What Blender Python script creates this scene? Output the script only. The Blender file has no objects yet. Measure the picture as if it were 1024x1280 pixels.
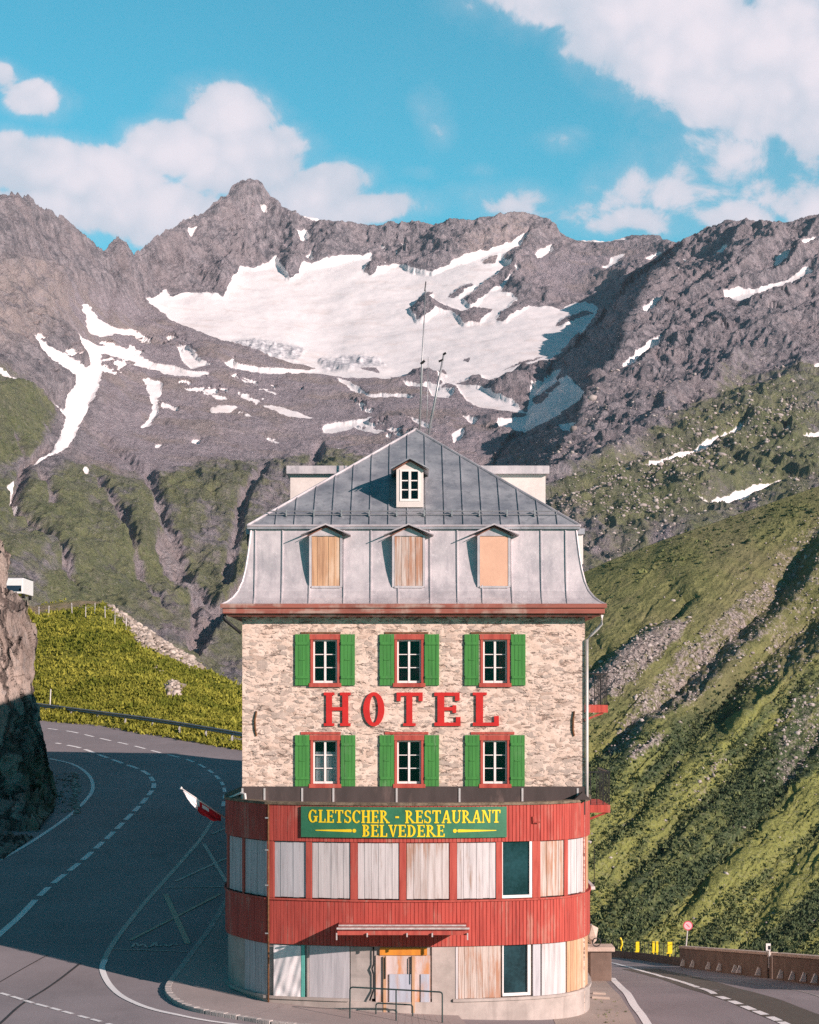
import bpy, math, random
import numpy as np
from mathutils import Vector
R = math.radians
random.seed(7)
rng = np.random.default_rng(7)
SC = bpy.context.scene
COL = SC.collection

# ------------------------------------------------------------------ camera, sky, sun, exposure
F, CX, HY, CAMZ = 2535.0, 512.0, 870.0, 10.0      # focal length in photo pixels, centre column, horizon row, eye height
cd = bpy.data.cameras.new('camera')
cam = bpy.data.objects.new('camera', cd); COL.objects.link(cam)
cam.location = (0, 0, CAMZ); cam.rotation_euler = (R(90), 0, 0)
cd.sensor_fit = 'VERTICAL'; cd.sensor_height = 36.0; cd.sensor_width = 28.8
cd.lens = 36.0 * F / 1280.0
cd.shift_y = (HY - 640.0) / 1280.0
cd.clip_start = 0.5; cd.clip_end = 20000
SC.camera = cam
SC.view_settings.view_transform = 'Standard'; SC.view_settings.look = 'None'
SC.view_settings.exposure = 0.56; SC.view_settings.gamma = 1.0
SC.cycles.max_bounces = 6; SC.cycles.use_denoising = False
HAZE = 3.8e-5                                       # density of the mountain air (haze box at the end)

SUN_EL, SUN_AZ = 18.5, 132.0                       # azimuth clockwise from +Y
sd = bpy.data.lights.new('sun', 'SUN'); sd.energy = 5.0; sd.angle = R(0.5); sd.color = (1.0, 0.795, 0.74)
sun = bpy.data.objects.new('sun', sd); COL.objects.link(sun)
SDIR = Vector((math.sin(R(SUN_AZ)) * math.cos(R(SUN_EL)), math.cos(R(SUN_AZ)) * math.cos(R(SUN_EL)), math.sin(R(SUN_EL))))
sun.rotation_euler = SDIR.to_track_quat('Z', 'Y').to_euler()
sun.location = (60, -60, 80)


class NG:
    """small node-graph helper"""
    def __init__(s, nt):
        s.nt = nt
    def n(s, typ, ins=None, **kw):
        nd = s.nt.nodes.new(typ)
        for k, v in kw.items(): setattr(nd, k, v)
        for k, v in (ins or {}).items(): s.put(nd.inputs[k], v)
        return nd
    def put(s, sock, v):
        if hasattr(v, 'is_output'): s.nt.links.new(v, sock)
        elif isinstance(v, bpy.types.Node): s.nt.links.new(v.outputs[0], sock)
        else:
            if sock.type == 'RGBA' and len(v) == 3: v = tuple(v) + (1,)
            sock.default_value = v
    def math(s, op, a, b=0.0, c=None, clamp=False):
        nd = s.n('ShaderNodeMath', {0: a, 1: b}, operation=op, use_clamp=clamp)
        if c is not None: s.put(nd.inputs[2], c)
        return nd.outputs[0]
    def vmath(s, op, a, b=(0, 0, 0)):
        nd = s.n('ShaderNodeVectorMath', {0: a, 1: b}, operation=op)
        return nd.outputs['Value'] if op in ('LENGTH', 'DOT_PRODUCT') else nd.outputs[0]
    def mix(s, f, a, b, mode='MIX'):
        nd = s.n('ShaderNodeMix', data_type='RGBA', blend_type=mode)
        s.put(nd.inputs[0], f); s.put(nd.inputs[6], a); s.put(nd.inputs[7], b)
        return nd.outputs[2]
    def ramp(s, f, lo, hi, a=0.0, b=1.0, smooth=True):
        nd = s.n('ShaderNodeMapRange', {0: f, 1: lo, 2: hi, 3: a, 4: b}, interpolation_type='SMOOTHSTEP' if smooth else 'LINEAR')
        return nd.outputs[0]
    def noise(s, vec, scale, detail=5.0, rough=0.55, dist=0.0):
        return s.n('ShaderNodeTexNoise', {'Vector': vec, 'Scale': scale, 'Detail': detail, 'Roughness': rough, 'Distortion': dist}).outputs[0]
    def noisec(s, vec, scale, detail=3.0):
        return s.n('ShaderNodeTexNoise', {'Vector': vec, 'Scale': scale, 'Detail': detail}).outputs[1]
    def attr(s, name):
        return s.n('ShaderNodeAttribute', attribute_name=name).outputs['Fac']
    def mapping(s, vec, scale=(1, 1, 1), rot=(0, 0, 0)):
        return s.n('ShaderNodeMapping', {'Vector': vec, 'Scale': scale, 'Rotation': rot}).outputs[0]
    def bump(s, h, strength=0.5, dist=0.05):
        return s.n('ShaderNodeBump', {'Height': h, 'Strength': strength, 'Distance': dist}).outputs[0]


W = bpy.data.worlds.new('World'); SC.world = W; W.use_nodes = True
W.node_tree.nodes.clear()
g = NG(W.node_tree)
sky = g.n('ShaderNodeTexSky', sky_type='NISHITA', sun_disc=False, sun_elevation=R(SUN_EL), sun_rotation=R(SUN_AZ), altitude=2200.0, air_density=1.0, dust_density=0.6, ozone_density=1.4)
tint = g.mix(1.0, sky.outputs[0], (0.30, 1.04, 0.90), 'MULTIPLY')
dirv = g.n('ShaderNodeTexCoord').outputs['Generated']
sp = g.n('ShaderNodeSeparateXYZ', {0: dirv})
undimmed = g.ramp(sp.outputs[1], .35, .93, 0, 1)          # added dimming of the unseen sky overhead and behind, to cut fill light
bg_sky = g.n('ShaderNodeBackground', {'Color': g.mix(1.0, tint, g.mix(undimmed, (.08, .50, .54), (1.00, 1.20, 1.24)), 'MULTIPLY'), 'Strength': 0.102})
yy = g.math('MAXIMUM', sp.outputs[1], 0.04)
U = g.math('DIVIDE', sp.outputs[0], yy); V = g.math('DIVIDE', sp.outputs[2], yy)
uv = g.n('ShaderNodeCombineXYZ', {0: U, 1: V, 2: 0.0}).outputs[0]
warp = g.noisec(uv, 16.0, 4.0)
uvw = g.vmath('ADD', uv, g.vmath('MULTIPLY', g.vmath('SUBTRACT', warp, (0.5, 0.5, 0.5)), (0.030, 0.022, 0)))
CLOUDS = [  # direction of each cloud puff (tangents of bearing and height), given in the photo's pixel units
    (800, 0, 235, 92, 1), (900, 50, 215, 115, 1), (985, 90, 180, 120, 1), (690, -15, 170, 62, 1), (880, 120, 85, 55, .9), (1015, 170, 60, 80, .8), (760, 60, 90, 55, .9),
    (900, 195, 150, 75, .60), (840, 240, 190, 60, .56), (690, 255, 170, 42, .56), (980, 230, 110, 60, .6), (275, 138, 92, 60, 1), (305, 195, 110, 70, 1), (215, 180, 95, 50, 1), (120, 225, 130, 60, 1), (35, 205, 110, 55, 1),
    (395, 240, 100, 48, 1), (460, 264, 110, 32, .95), (180, 265, 190, 60, 1), (40, 262, 190, 55, .95), (330, 262, 150, 40, .9), (45, 125, 62, 30, .75), (10, 105, 40, 26, .7),
    (541, 150, 34, 58, .50), (742, 226, 40, 34, .48), (770, 250, 70, 34, .5), (700, 172, 60, 28, .42), (640, 262, 75, 24, .6), (800, 275, 100, 32, .7),
    (905, 265, 95, 42, .7), (1020, 265, 60, 40, .9), (520, 225, 40, 16, .4), (600, 215, 40, 16, .3)]
fld = None
for (cx, cy, rx, ry, wgt) in CLOUDS:
    p = g.vmath('SUBTRACT', uvw, ((cx - CX) / F, (HY - cy) / F, 0))
    l = g.vmath('LENGTH', g.vmath('MULTIPLY', p, (F / rx, F / ry, 0)))
    v = g.math('MULTIPLY', g.ramp(l, 1.35, 0.0), wgt)
    fld = v if fld is None else g.math('SMOOTH_MAX', fld, v, 0.12)
n1 = g.noise(uv, 24.0, 12.0, 0.68, 0.4)
n2 = g.noise(uv, 9.0, 4.0, 0.5)
uvv = g.vmath('ADD', uv, g.vmath('MULTIPLY', g.vmath('SUBTRACT', g.noisec(uv, 40.0, 4.0), (.5, .5, .5)), (.012, .012, 0)))
bil = g.math('SUBTRACT', .42, g.n('ShaderNodeTexVoronoi', {'Vector': uvv, 'Scale': 42.0, 'Smoothness': .6}, feature='SMOOTH_F1').outputs[0])
bil = g.math('ADD', bil, g.math('MULTIPLY', g.math('SUBTRACT', .42, g.n('ShaderNodeTexVoronoi', {'Vector': uvv, 'Scale': 105.0, 'Smoothness': .5}, feature='SMOOTH_F1').outputs[0]), .5))
dens = g.math('ADD', fld, g.math('MULTIPLY', g.math('SUBTRACT', n1, 0.5), 0.85))
dens = g.math('ADD', dens, g.math('MULTIPLY', bil, g.ramp(fld, .2, .7, .1, .38)))
cm = g.math('ADD', g.math('MULTIPLY', g.ramp(dens, 0.38, 0.54), .68), g.math('MULTIPLY', g.ramp(dens, 0.06, 0.66), .32))
cm = g.math('MULTIPLY', cm, g.ramp(fld, 0.02, 0.2))
lit = g.ramp(g.math('ADD', g.math('MULTIPLY', dens, 0.55), g.math('ADD', g.math('MULTIPLY', g.math('SUBTRACT', n2, 0.5), .9), g.math('MULTIPLY', bil, .28))), 0.06, 0.72)
ccol = g.mix(lit, (0.47, 0.49, 0.56), (0.70, 0.625, 0.665))
bg_cl = g.n('ShaderNodeBackground', {'Color': ccol, 'Strength': 1.0})
mx = g.n('ShaderNodeMixShader', {0: g.math('MULTIPLY', cm, 0.93), 1: bg_sky.outputs[0], 2: bg_cl.outputs[0]})
g.n('ShaderNodeOutputWorld', {0: mx.outputs[0]})


# ------------------------------------------------------------------ numpy noise and sheets
def hash3(ix, iy, iz):
    h = (ix.astype(np.int64) * 374761393 + iy.astype(np.int64) * 668265263 + iz.astype(np.int64) * 2147483647) & 0xFFFFFFFF
    h = ((h ^ (h >> 13)) * 1274126177) & 0xFFFFFFFF
    return ((h ^ (h >> 16)) & 0xFFFF) / 65535.0
def vnoise(x, y, z):
    ix, iy, iz = np.floor(x), np.floor(y), np.floor(z)
    fx, fy, fz = x - ix, y - iy, z - iz
    fx, fy, fz = [f * f * f * (f * (f * 6 - 15) + 10) for f in (fx, fy, fz)]
    r = 0
    for dx in (0, 1):
        wx = fx if dx else 1 - fx
        for dy in (0, 1):
            wy = fy if dy else 1 - fy
            for dz in (0, 1):
                wz = fz if dz else 1 - fz
                r = r + wx * wy * wz * hash3(ix + dx, iy + dy, iz + dz)
    return r * 2 - 1
def fbm(x, y, z, octs, gain=0.5, ridged=False):
    a, s, r = 1.0, 0.0, 0.0
    for k in range(octs):
        n = vnoise(x + 17.3 * k, y - 9.1 * k, z + 5.7 * k)
        if ridged: n = 1 - 2 * np.abs(n)
        r = r + a * n; s += a; a *= gain
        x, y, z = x * 2.03, y * 2.03, z * 2.03
    return r / s
def sstep(a, b, x):
    t = np.clip((x - a) / (b - a), 0, 1); return t * t * (3 - 2 * t)
class RBF:
    """thin-plate surface through (x, y, value) points"""
    def __init__(s, pts, log=True):
        p = np.array(pts, float); s.c = p[:, :2] / 300.0; s.log = log
        v = np.log(p[:, 2]) if log else p[:, 2]
        n = len(p); A = np.zeros((n + 3, n + 3)); d = s.ker(s.c[:, None], s.c[None])
        A[:n, :n] = d + np.eye(n) * 0.002; A[:n, n] = 1; A[:n, n + 1:] = s.c; A[n, :n] = 1; A[n + 1:, :n] = s.c.T
        s.w = np.linalg.solve(A, np.concatenate([v, [0, 0, 0]])); s.n = n
    def ker(s, a, b):
        r2 = ((a - b) ** 2).sum(-1); return np.where(r2 > 0, r2 * np.log(np.maximum(r2, 1e-12)) * .5, 0)
    def __call__(s, x, y):
        x = np.asarray(x, float) / 300.0; y = np.asarray(y, float) / 300.0
        r = s.w[s.n] + s.w[s.n + 1] * x + s.w[s.n + 2] * y
        for i in range(s.n):
            r2 = (x - s.c[i, 0]) ** 2 + (y - s.c[i, 1]) ** 2
            r = r + s.w[i] * np.where(r2 > 0, r2 * np.log(np.maximum(r2, 1e-12)) * .5, 0)
        return np.exp(r) if s.log else r
def unproj(px, py, d):
    return np.stack([(px - CX) / F * d, d + 0 * px, CAMZ + (HY - py) / F * d], -1)
X0, Y0, CWD, CHT = -220, 180, 1480, 1180           # survey canvas for the ground-cover map
class Canvas:
    def __init__(s): s.m = np.zeros((CHT, CWD), np.float32)
    def poly(s, pts, v=1.0):
        p = np.array(pts, float)
        x0, x1 = int(max(p[:, 0].min() - 1, X0)), int(min(p[:, 0].max() + 2, X0 + CWD)); y0, y1 = int(max(p[:, 1].min() - 1, Y0)), int(min(p[:, 1].max() + 2, Y0 + CHT))
        if x1 <= x0 or y1 <= y0: return s
        acc = 0
        for oy in (.25, .75):
            gx, gy = np.meshgrid(np.arange(x0, x1) + .5, np.arange(y0, y1) + oy)
            ins = np.zeros(gx.shape, bool)
            for (ax, ay), (bx, by) in zip(p, np.roll(p, -1, 0)):
                if ay == by: continue
                ins ^= ((ay > gy) != (by > gy)) & (gx < (bx - ax) * (gy - ay) / (by - ay) + ax)
            acc = acc + ins * .5
        sl = s.m[y0 - Y0:y1 - Y0, x0 - X0:x1 - X0]; sl += (v - sl) * acc.astype(np.float32)
        return s
    def line(s, pts, w, v=1.0):
        p = np.array(pts, float)
        for a, b in zip(p[:-1], p[1:]):
            x0, x1 = int(max(min(a[0], b[0]) - w - 1, X0)), int(min(max(a[0], b[0]) + w + 2, X0 + CWD)); y0, y1 = int(max(min(a[1], b[1]) - w - 1, Y0)), int(min(max(a[1], b[1]) + w + 2, Y0 + CHT))
            if x1 <= x0 or y1 <= y0: continue
            gx, gy = np.meshgrid(np.arange(x0, x1) + .5, np.arange(y0, y1) + .5)
            d = b - a; t = np.clip(((gx - a[0]) * d[0] + (gy - a[1]) * d[1]) / (d @ d + 1e-9), 0, 1)
            r = np.hypot(gx - a[0] - t * d[0], gy - a[1] - t * d[1])
            sl = s.m[y0 - Y0:y1 - Y0, x0 - X0:x1 - X0]; np.maximum(sl, (v * np.clip(w * .5 + .5 - r, 0, 1)).astype(np.float32), out=sl)
        return s
    def blur(s, r):
        r = int(r)
        for _ in range(2):
            for ax in (0, 1):
                pad = [(0, 0), (0, 0)]; pad[ax] = (r + 1, r)
                c = np.cumsum(np.pad(s.m, pad, mode='edge'), axis=ax, dtype=np.float64); n = 2 * r + 1
                s.m = ((c[n:] - c[:-n]) / n if ax == 0 else (c[:, n:] - c[:, :-n]) / n).astype(np.float32)
        return s
    def at(s, px, py):
        x = np.clip(px - X0 - .5, 0, CWD - 1.001); y = np.clip(py - Y0 - .5, 0, CHT - 1.001)
        ix, iy = x.astype(int), y.astype(int); fx, fy = x - ix, y - iy
        m = s.m; return (m[iy, ix] * (1 - fx) + m[iy, ix + 1] * fx) * (1 - fy) + (m[iy + 1, ix] * (1 - fx) + m[iy + 1, ix + 1] * fx) * fy
def link_mesh(name, verts, loops, sizes, mat, smooth=False, attrs=None, parent=None):
    me = bpy.data.meshes.new(name); verts = np.ascontiguousarray(verts, np.float32).reshape(-1, 3)
    me.vertices.add(len(verts)); me.vertices.foreach_set('co', verts.ravel())
    loops = np.ascontiguousarray(loops, np.int32).ravel(); sizes = np.ascontiguousarray(sizes, np.int32)
    me.loops.add(len(loops)); me.loops.foreach_set('vertex_index', loops)
    me.polygons.add(len(sizes)); st = np.concatenate([[0], np.cumsum(sizes)[:-1]]).astype(np.int32)
    me.polygons.foreach_set('loop_start', st)
    if smooth: me.polygons.foreach_set('use_smooth', np.ones(len(sizes), bool))
    me.update(calc_edges=True)
    for k, v in (attrs or {}).items():
        a = me.attributes.new(k, 'FLOAT', 'POINT'); a.data.foreach_set('value', np.ascontiguousarray(v, np.float32).ravel())
    me.materials.append(mat)
    o = bpy.data.objects.new(name, me); COL.objects.link(o)
    if parent: o.parent = parent
    return o
def grid_obj(name, P, mat, smooth=True, attrs=None):
    nv, nu = P.shape[:2]; i = np.arange(nv * nu).reshape(nv, nu)
    q = np.stack([i[1:, :-1], i[1:, 1:], i[:-1, 1:], i[:-1, :-1]], -1).reshape(-1, 4)
    return link_mesh(name, P.reshape(-1, 3), q, np.full(len(q), 4), mat, smooth, attrs)
def normals(P):
    n = np.cross(np.gradient(P, axis=1), np.gradient(P, axis=0)); n /= np.linalg.norm(n, axis=-1, keepdims=True) + 1e-9
    flip = np.where((n * (P - np.array([0, 0, CAMZ]))).sum(-1) > 0, -1.0, 1.0); return n * flip[..., None]
def structure(o, kind='structure'): o['kind'] = kind; return o


# ------------------------------------------------------------------ materials
def new_mat(name):
    m = bpy.data.materials.new(name); m.use_nodes = True; m.node_tree.nodes.clear(); return m, NG(m.node_tree)
def finish(g, col, rough=0.8, bump=None, metal=0.0, spec=0.3):
    b = g.n('ShaderNodeBsdfPrincipled', {'Base Color': col, 'Roughness': rough, 'Metallic': metal, 'Specular IOR Level': spec})
    if bump is not None: g.put(b.inputs['Normal'], bump)
    g.n('ShaderNodeOutputMaterial', {0: b.outputs[0]}); return b
def coords(g): return g.n('ShaderNodeTexCoord').outputs['Object']
def mat_plain(name, col, rough=0.6, metal=0.0, var=0.25, scale=3.0, bumpd=0.004):
    m, g = new_mat(name); c = coords(g); n = g.noise(c, scale, 6); n2 = g.noise(c, scale * 9, 4)
    f = g.math('ADD', g.math('MULTIPLY', n, .65), g.math('MULTIPLY', n2, .35))
    a = tuple(x * (1 - var) for x in col); b = tuple(min(1, x * (1 + var)) for x in col)
    finish(g, g.mix(g.ramp(f, .3, .7), a, b), rough, g.bump(n2, .4, bumpd), metal); return m
def mat_stone():
    m, g = new_mat('rubble_masonry'); c = coords(g)
    w = g.vmath('ADD', c, g.vmath('MULTIPLY', g.vmath('SUBTRACT', g.noisec(c, 3.0, 4), (.5, .5, .5)), (.34, .2, .17)))
    v = g.mapping(w, (3.3, 3.3, 8.4))
    vo = g.n('ShaderNodeTexVoronoi', {'Vector': v, 'Scale': 1.0, 'Randomness': 1.0})
    ve = g.n('ShaderNodeTexVoronoi', {'Vector': v, 'Scale': 1.0, 'Randomness': 1.0}, feature='DISTANCE_TO_EDGE').outputs[0]
    sc = g.n('ShaderNodeSeparateColor', {0: vo.outputs['Color']}); rnd, rnd2, rnd3 = sc.outputs[0], sc.outputs[1], sc.outputs[2]
    fine = g.noise(c, 7.0, 8, .68); mid = g.noise(g.mapping(c, (1, 1, 1.9)), 3.4, 6, .62); big = g.noise(c, .6, 3)
    # mortar smeared over most stones: each stone shows only where the smear is thin
    thr = g.math('ADD', g.math('MULTIPLY', rnd, .42), g.math('MULTIPLY', g.math('SUBTRACT', mid, .5), 1.5))
    thr = g.math('ADD', thr, g.math('MULTIPLY', g.math('SUBTRACT', fine, .5), .7)); thr = g.math('ADD', thr, g.math('MULTIPLY', g.math('SUBTRACT', big, .5), .6))
    vis = g.ramp(g.math('SUBTRACT', ve, thr), -.10, .07)
    stone = g.mix(g.ramp(rnd2, .15, .85), (.27, .225, .20), (.50, .395, .335))
    stone = g.mix(g.ramp(rnd3, .6, .9, 0, .75), stone, (.40, .26, .19))
    stone = g.mix(g.math('MULTIPLY', g.ramp(fine, .35, .7), .5), stone, (.60, .49, .42))
    mort = g.mix(g.ramp(g.noise(c, 2.3, 7, .65), .3, .7), (.62, .465, .375), (.78, .625, .53))
    col = g.mix(g.math('MULTIPLY', vis, .74), mort, stone)
    # dark hollows under stones, short and flat
    hol = g.noise(g.vmath('ADD', g.mapping(c, (2.6, 2.6, 9.5)), g.vmath('MULTIPLY', g.noisec(c, 4, 2), (.8, .8, .8))), 1.0, 4, .6)
    gap = g.math('MULTIPLY', g.ramp(hol, .56, .66), g.ramp(ve, .26, .08))
    col = g.mix(g.math('MULTIPLY', gap, .72), col, (.17, .11, .085))
    col = g.mix(g.math('MULTIPLY', g.ramp(g.noise(g.mapping(c, (1.2, 1.2, .35)), 1.6, 5), .55, .75), .25), col, (.36, .28, .24))
    h = g.math('ADD', g.math('MULTIPLY', vis, g.math('ADD', .25, g.math('MULTIPLY', rnd, .6))), g.math('ADD', g.math('MULTIPLY', fine, .6), g.math('MULTIPLY', mid, .7)))
    h = g.math('SUBTRACT', h, g.math('MULTIPLY', gap, .9))
    finish(g, col, .92, g.bump(h, .8, .04)); return m
def mat_zinc(name, a, b, streak):
    m, g = new_mat(name); c = coords(g)
    n = g.noise(c, 1.1, 6, .6); st = g.noise(g.mapping(c, (4.5, 4.5, .5)), 1.0, 5, .6); sp_ = g.noise(c, 9, 5, .7)
    col = g.mix(g.ramp(n, .3, .7), a, b)
    col = g.mix(g.math('MULTIPLY', g.ramp(st, .48, .72), .6), col, streak)
    col = g.mix(g.math('MULTIPLY', g.ramp(sp_, .55, .72), .35), col, tuple(min(1, x * 1.5) for x in b))
    h = g.math('ADD', n, g.math('MULTIPLY', sp_, .3))
    finish(g, col, g.ramp(n, .2, .8, .42, .62), g.bump(h, .35, .03), .35, .4); return m
def mat_wood(name, base, dark, peel=None, amt=.5, f=14.0, across='x'):
    """vertical boards: grain runs along z; peel = colour of bare wood under the paint"""
    m, g = new_mat(name); c = coords(g)
    sc_ = (f, f, .55) if across == 'x' else (.6, .6, f)
    gr = g.noise(g.mapping(c, sc_), 1.0, 6, .65); bl = g.noise(g.mapping(c, (1.6, 1.6, .6)), 1.0, 4); ft = g.noise(c, 30, 3)
    col = g.mix(g.ramp(gr, .35, .72), base, dark)
    if peel:
        k = g.math('ADD', g.math('MULTIPLY', gr, .5), g.math('MULTIPLY', bl, .6))
        col = g.mix(g.math('MULTIPLY', g.ramp(k, .66 - .22 * amt, .80 - .22 * amt), .85), col, peel)
    finish(g, g.mix(g.math('MULTIPLY', g.ramp(ft, .5, .8), .15), col, dark), .85, g.bump(gr, .5, .012)); return m
def mat_asphalt(name, base, stain=.5):
    m, g = new_mat(name); c = coords(g)
    big = g.noise(c, .16, 5, .6); mid = g.noise(g.mapping(c, (1, .35, 1)), .8, 5, .6); fi = g.noise(c, 40, 3)
    col = g.mix(g.ramp(big, .3, .7), tuple(x * .82 for x in base), tuple(x * 1.12 for x in base))
    col = g.mix(g.math('MULTIPLY', g.ramp(mid, .52, .75), stain), col, tuple(x * .62 for x in base))
    pt = g.n('ShaderNodeTexVoronoi', {'Vector': g.vmath('ADD', g.mapping(c, (.09, .05, 0)), g.vmath('MULTIPLY', g.noisec(c, .5, 3), (.05, .05, 0))), 'Scale': 1.0})
    pv_ = g.n('ShaderNodeSeparateColor', {0: pt.outputs['Color']}).outputs[0]
    col = g.mix(g.ramp(pv_, .55, .9, 0, .30), col, tuple(x * .74 for x in base))
    oil = g.noise(g.mapping(c, (.9, .18, 1)), 1.0, 6, .7)
    col = g.mix(g.math('MULTIPLY', g.ramp(oil, .58, .74), .45), col, tuple(x * .5 for x in base))
    grit = g.noise(c, 11, 4, .7); col = g.mix(g.math('MULTIPLY', g.ramp(grit, .5, .72), .28), col, tuple(min(1, x * 1.3) for x in base))
    col = g.mix(g.math('MULTIPLY', g.ramp(fi, .4, .7), .18), col, tuple(x * 1.4 for x in base))
    finish(g, col, .88, g.bump(fi, .3, .01)); return m
def mat_mark(name, col, wear):
    m, g = new_mat(name); c = coords(g)
    n = g.noise(c, 2.2, 7, .7); n2 = g.noise(c, 14, 4)
    k = g.ramp(g.math('ADD', g.math('MULTIPLY', n, .7), g.math('MULTIPLY', n2, .3)), .62 - wear * .3, .70 - wear * .22)
    finish(g, g.mix(k, col, (.21, .18, .175)), .75); return m
def mat_concrete(name, base, lines=True):
    m, g = new_mat(name); c = coords(g)
    n = g.noise(c, 1.3, 7, .65); st = g.noise(g.mapping(c, (3, 3, .35)), 1.0, 5); hz = g.noise(g.mapping(c, (.6, .6, 7)), 1.0, 3)
    col = g.mix(g.ramp(n, .3, .72), tuple(x * .7 for x in base), base)
    col = g.mix(g.math('MULTIPLY', g.ramp(st, .5, .75), .5), col, tuple(x * .45 for x in base))
    if lines: col = g.mix(g.math('MULTIPLY', g.ramp(hz, .55, .7), .35), col, tuple(x * .55 for x in base))
    finish(g, col, .9, g.bump(g.math('ADD', n, g.math('MULTIPLY', hz, .5)), .5, .03)); return m
def mat_glass():
    m, g = new_mat('window_glass')
    gl = g.n('ShaderNodeBsdfGlossy', {'Color': (.9, .95, 1, 1), 'Roughness': .03}); tr = g.n('ShaderNodeBsdfTransparent', {'Color': (.72, .78, .8, 1)})
    fr = g.n('ShaderNodeFresnel', {'IOR': 1.45})
    mxx = g.n('ShaderNodeMixShader', {0: g.math('MULTIPLY', fr.outputs[0], .8), 1: tr.outputs[0], 2: gl.outputs[0]})
    g.n('ShaderNodeOutputMaterial', {0: mxx.outputs[0]}); return m
def mat_mountain():
    m, g = new_mat('mountain_ground'); c = coords(g)
    sn, gr, sc_, ice, st, lf = [g.attr(k) for k in ('snow', 'grass', 'scree', 'ice', 'stream', 'pale')]
    nb = g.noise(c, .012, 5, .6); nm = g.noise(c, .055, 8, .68); nf = g.noise(c, .30, 7, .74)
    ns = g.noise(g.mapping(c, (1, 1, 2.5)), .10, 7, .7)
    run = g.noise(g.mapping(c, (.055, .011, .013)), 1.0, 7, .66)        # streaks running down the fall line
    crag = g.noise(g.mapping(c, (.10, .06, .035)), 1.0, 8, .72)
    rock = g.mix(g.ramp(crag, .34, .66), (.155, .15, .17), (.49, .435, .46))
    rock = g.mix(g.math('MULTIPLY', g.ramp(nb, .45, .65), .55), rock, (.41, .345, .355))
    rock = g.mix(g.math('MULTIPLY', g.ramp(nf, .53, .68), .5), rock, (.56, .49, .48))
    rock = g.mix(g.math('MULTIPLY', g.ramp(nf, .46, .34), .6), rock, (.10, .095, .11))
    rock = g.mix(g.math('MULTIPLY', lf, g.ramp(nm, .35, .6)), rock, (.60, .49, .45))
    scree = g.mix(g.ramp(ns, .3, .7), (.36, .315, .345), (.54, .47, .505))
    scree = g.mix(g.math('MULTIPLY', g.ramp(run, .5, .68), .5), scree, (.28, .23, .245))
    scree = g.mix(g.math('MULTIPLY', g.ramp(nb, .46, .62), .5), scree, (.43, .35, .29))
    scree = g.mix(g.math('MULTIPLY', g.ramp(nf, .54, .68), .45), scree, (.60, .52, .51))
    scree = g.mix(g.math('MULTIPLY', g.ramp(nf, .45, .35), .4), scree, (.18, .15, .16))
    col = g.mix(sc_, rock, scree)
    gk = g.math('ADD', gr, g.math('MULTIPLY', g.math('SUBTRACT', g.math('ADD', g.math('MULTIPLY', nm, .45), g.math('ADD', g.math('MULTIPLY', nf, .25), g.math('MULTIPLY', run, .45))), .57), 1.9))
    grass = g.mix(g.ramp(nm, .3, .7), (.14, .175, .07), (.30, .315, .145))
    grass = g.mix(g.math('MULTIPLY', g.ramp(run, .42, .66), .55), grass, (.17, .175, .125))
    grass = g.mix(g.math('MULTIPLY', g.ramp(nf, .52, .66), .6), grass, (.42, .38, .33))
    grass = g.mix(g.math('MULTIPLY', g.ramp(nf, .46, .36), .6), grass, (.06, .072, .04))
    col = g.mix(g.math('MULTIPLY', g.ramp(gk, .35, .75), .92), col, grass)
    col = g.mix(g.math('MULTIPLY', g.ramp(g.math('ADD', st, g.math('MULTIPLY', g.math('SUBTRACT', nf, .5), 1.6)), .45, .8), .75), col, (.50, .45, .46))
    dirt = g.noise(g.mapping(c, (1, 1, .4)), .02, 8, .68)
    snow = g.mix(g.math('MULTIPLY', g.ramp(dirt, .50, .70), .42), (.88, .84, .835), (.66, .55, .50))
    snow = g.mix(g.math('MULTIPLY', ice, .8), snow, g.mix(g.ramp(ns, .38, .62), (.27, .28, .32), (.66, .66, .68)))
    sk = g.math('ADD', sn, g.math('MULTIPLY', g.math('SUBTRACT', g.math('ADD', g.math('MULTIPLY', nf, .5), g.math('MULTIPLY', ns, .5)), .5), 1.0))
    col = g.mix(g.ramp(sk, .44, .53), col, snow)
    h = g.math('ADD', g.math('MULTIPLY', crag, 2.5), g.math('MULTIPLY', nf, 1.3))
    bm = g.n('ShaderNodeBump', {'Height': h, 'Strength': g.ramp(sn, .3, .7, .9, .10), 'Distance': 5.0}).outputs[0]
    finish(g, col, .9, bm, 0, .1); return m
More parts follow.
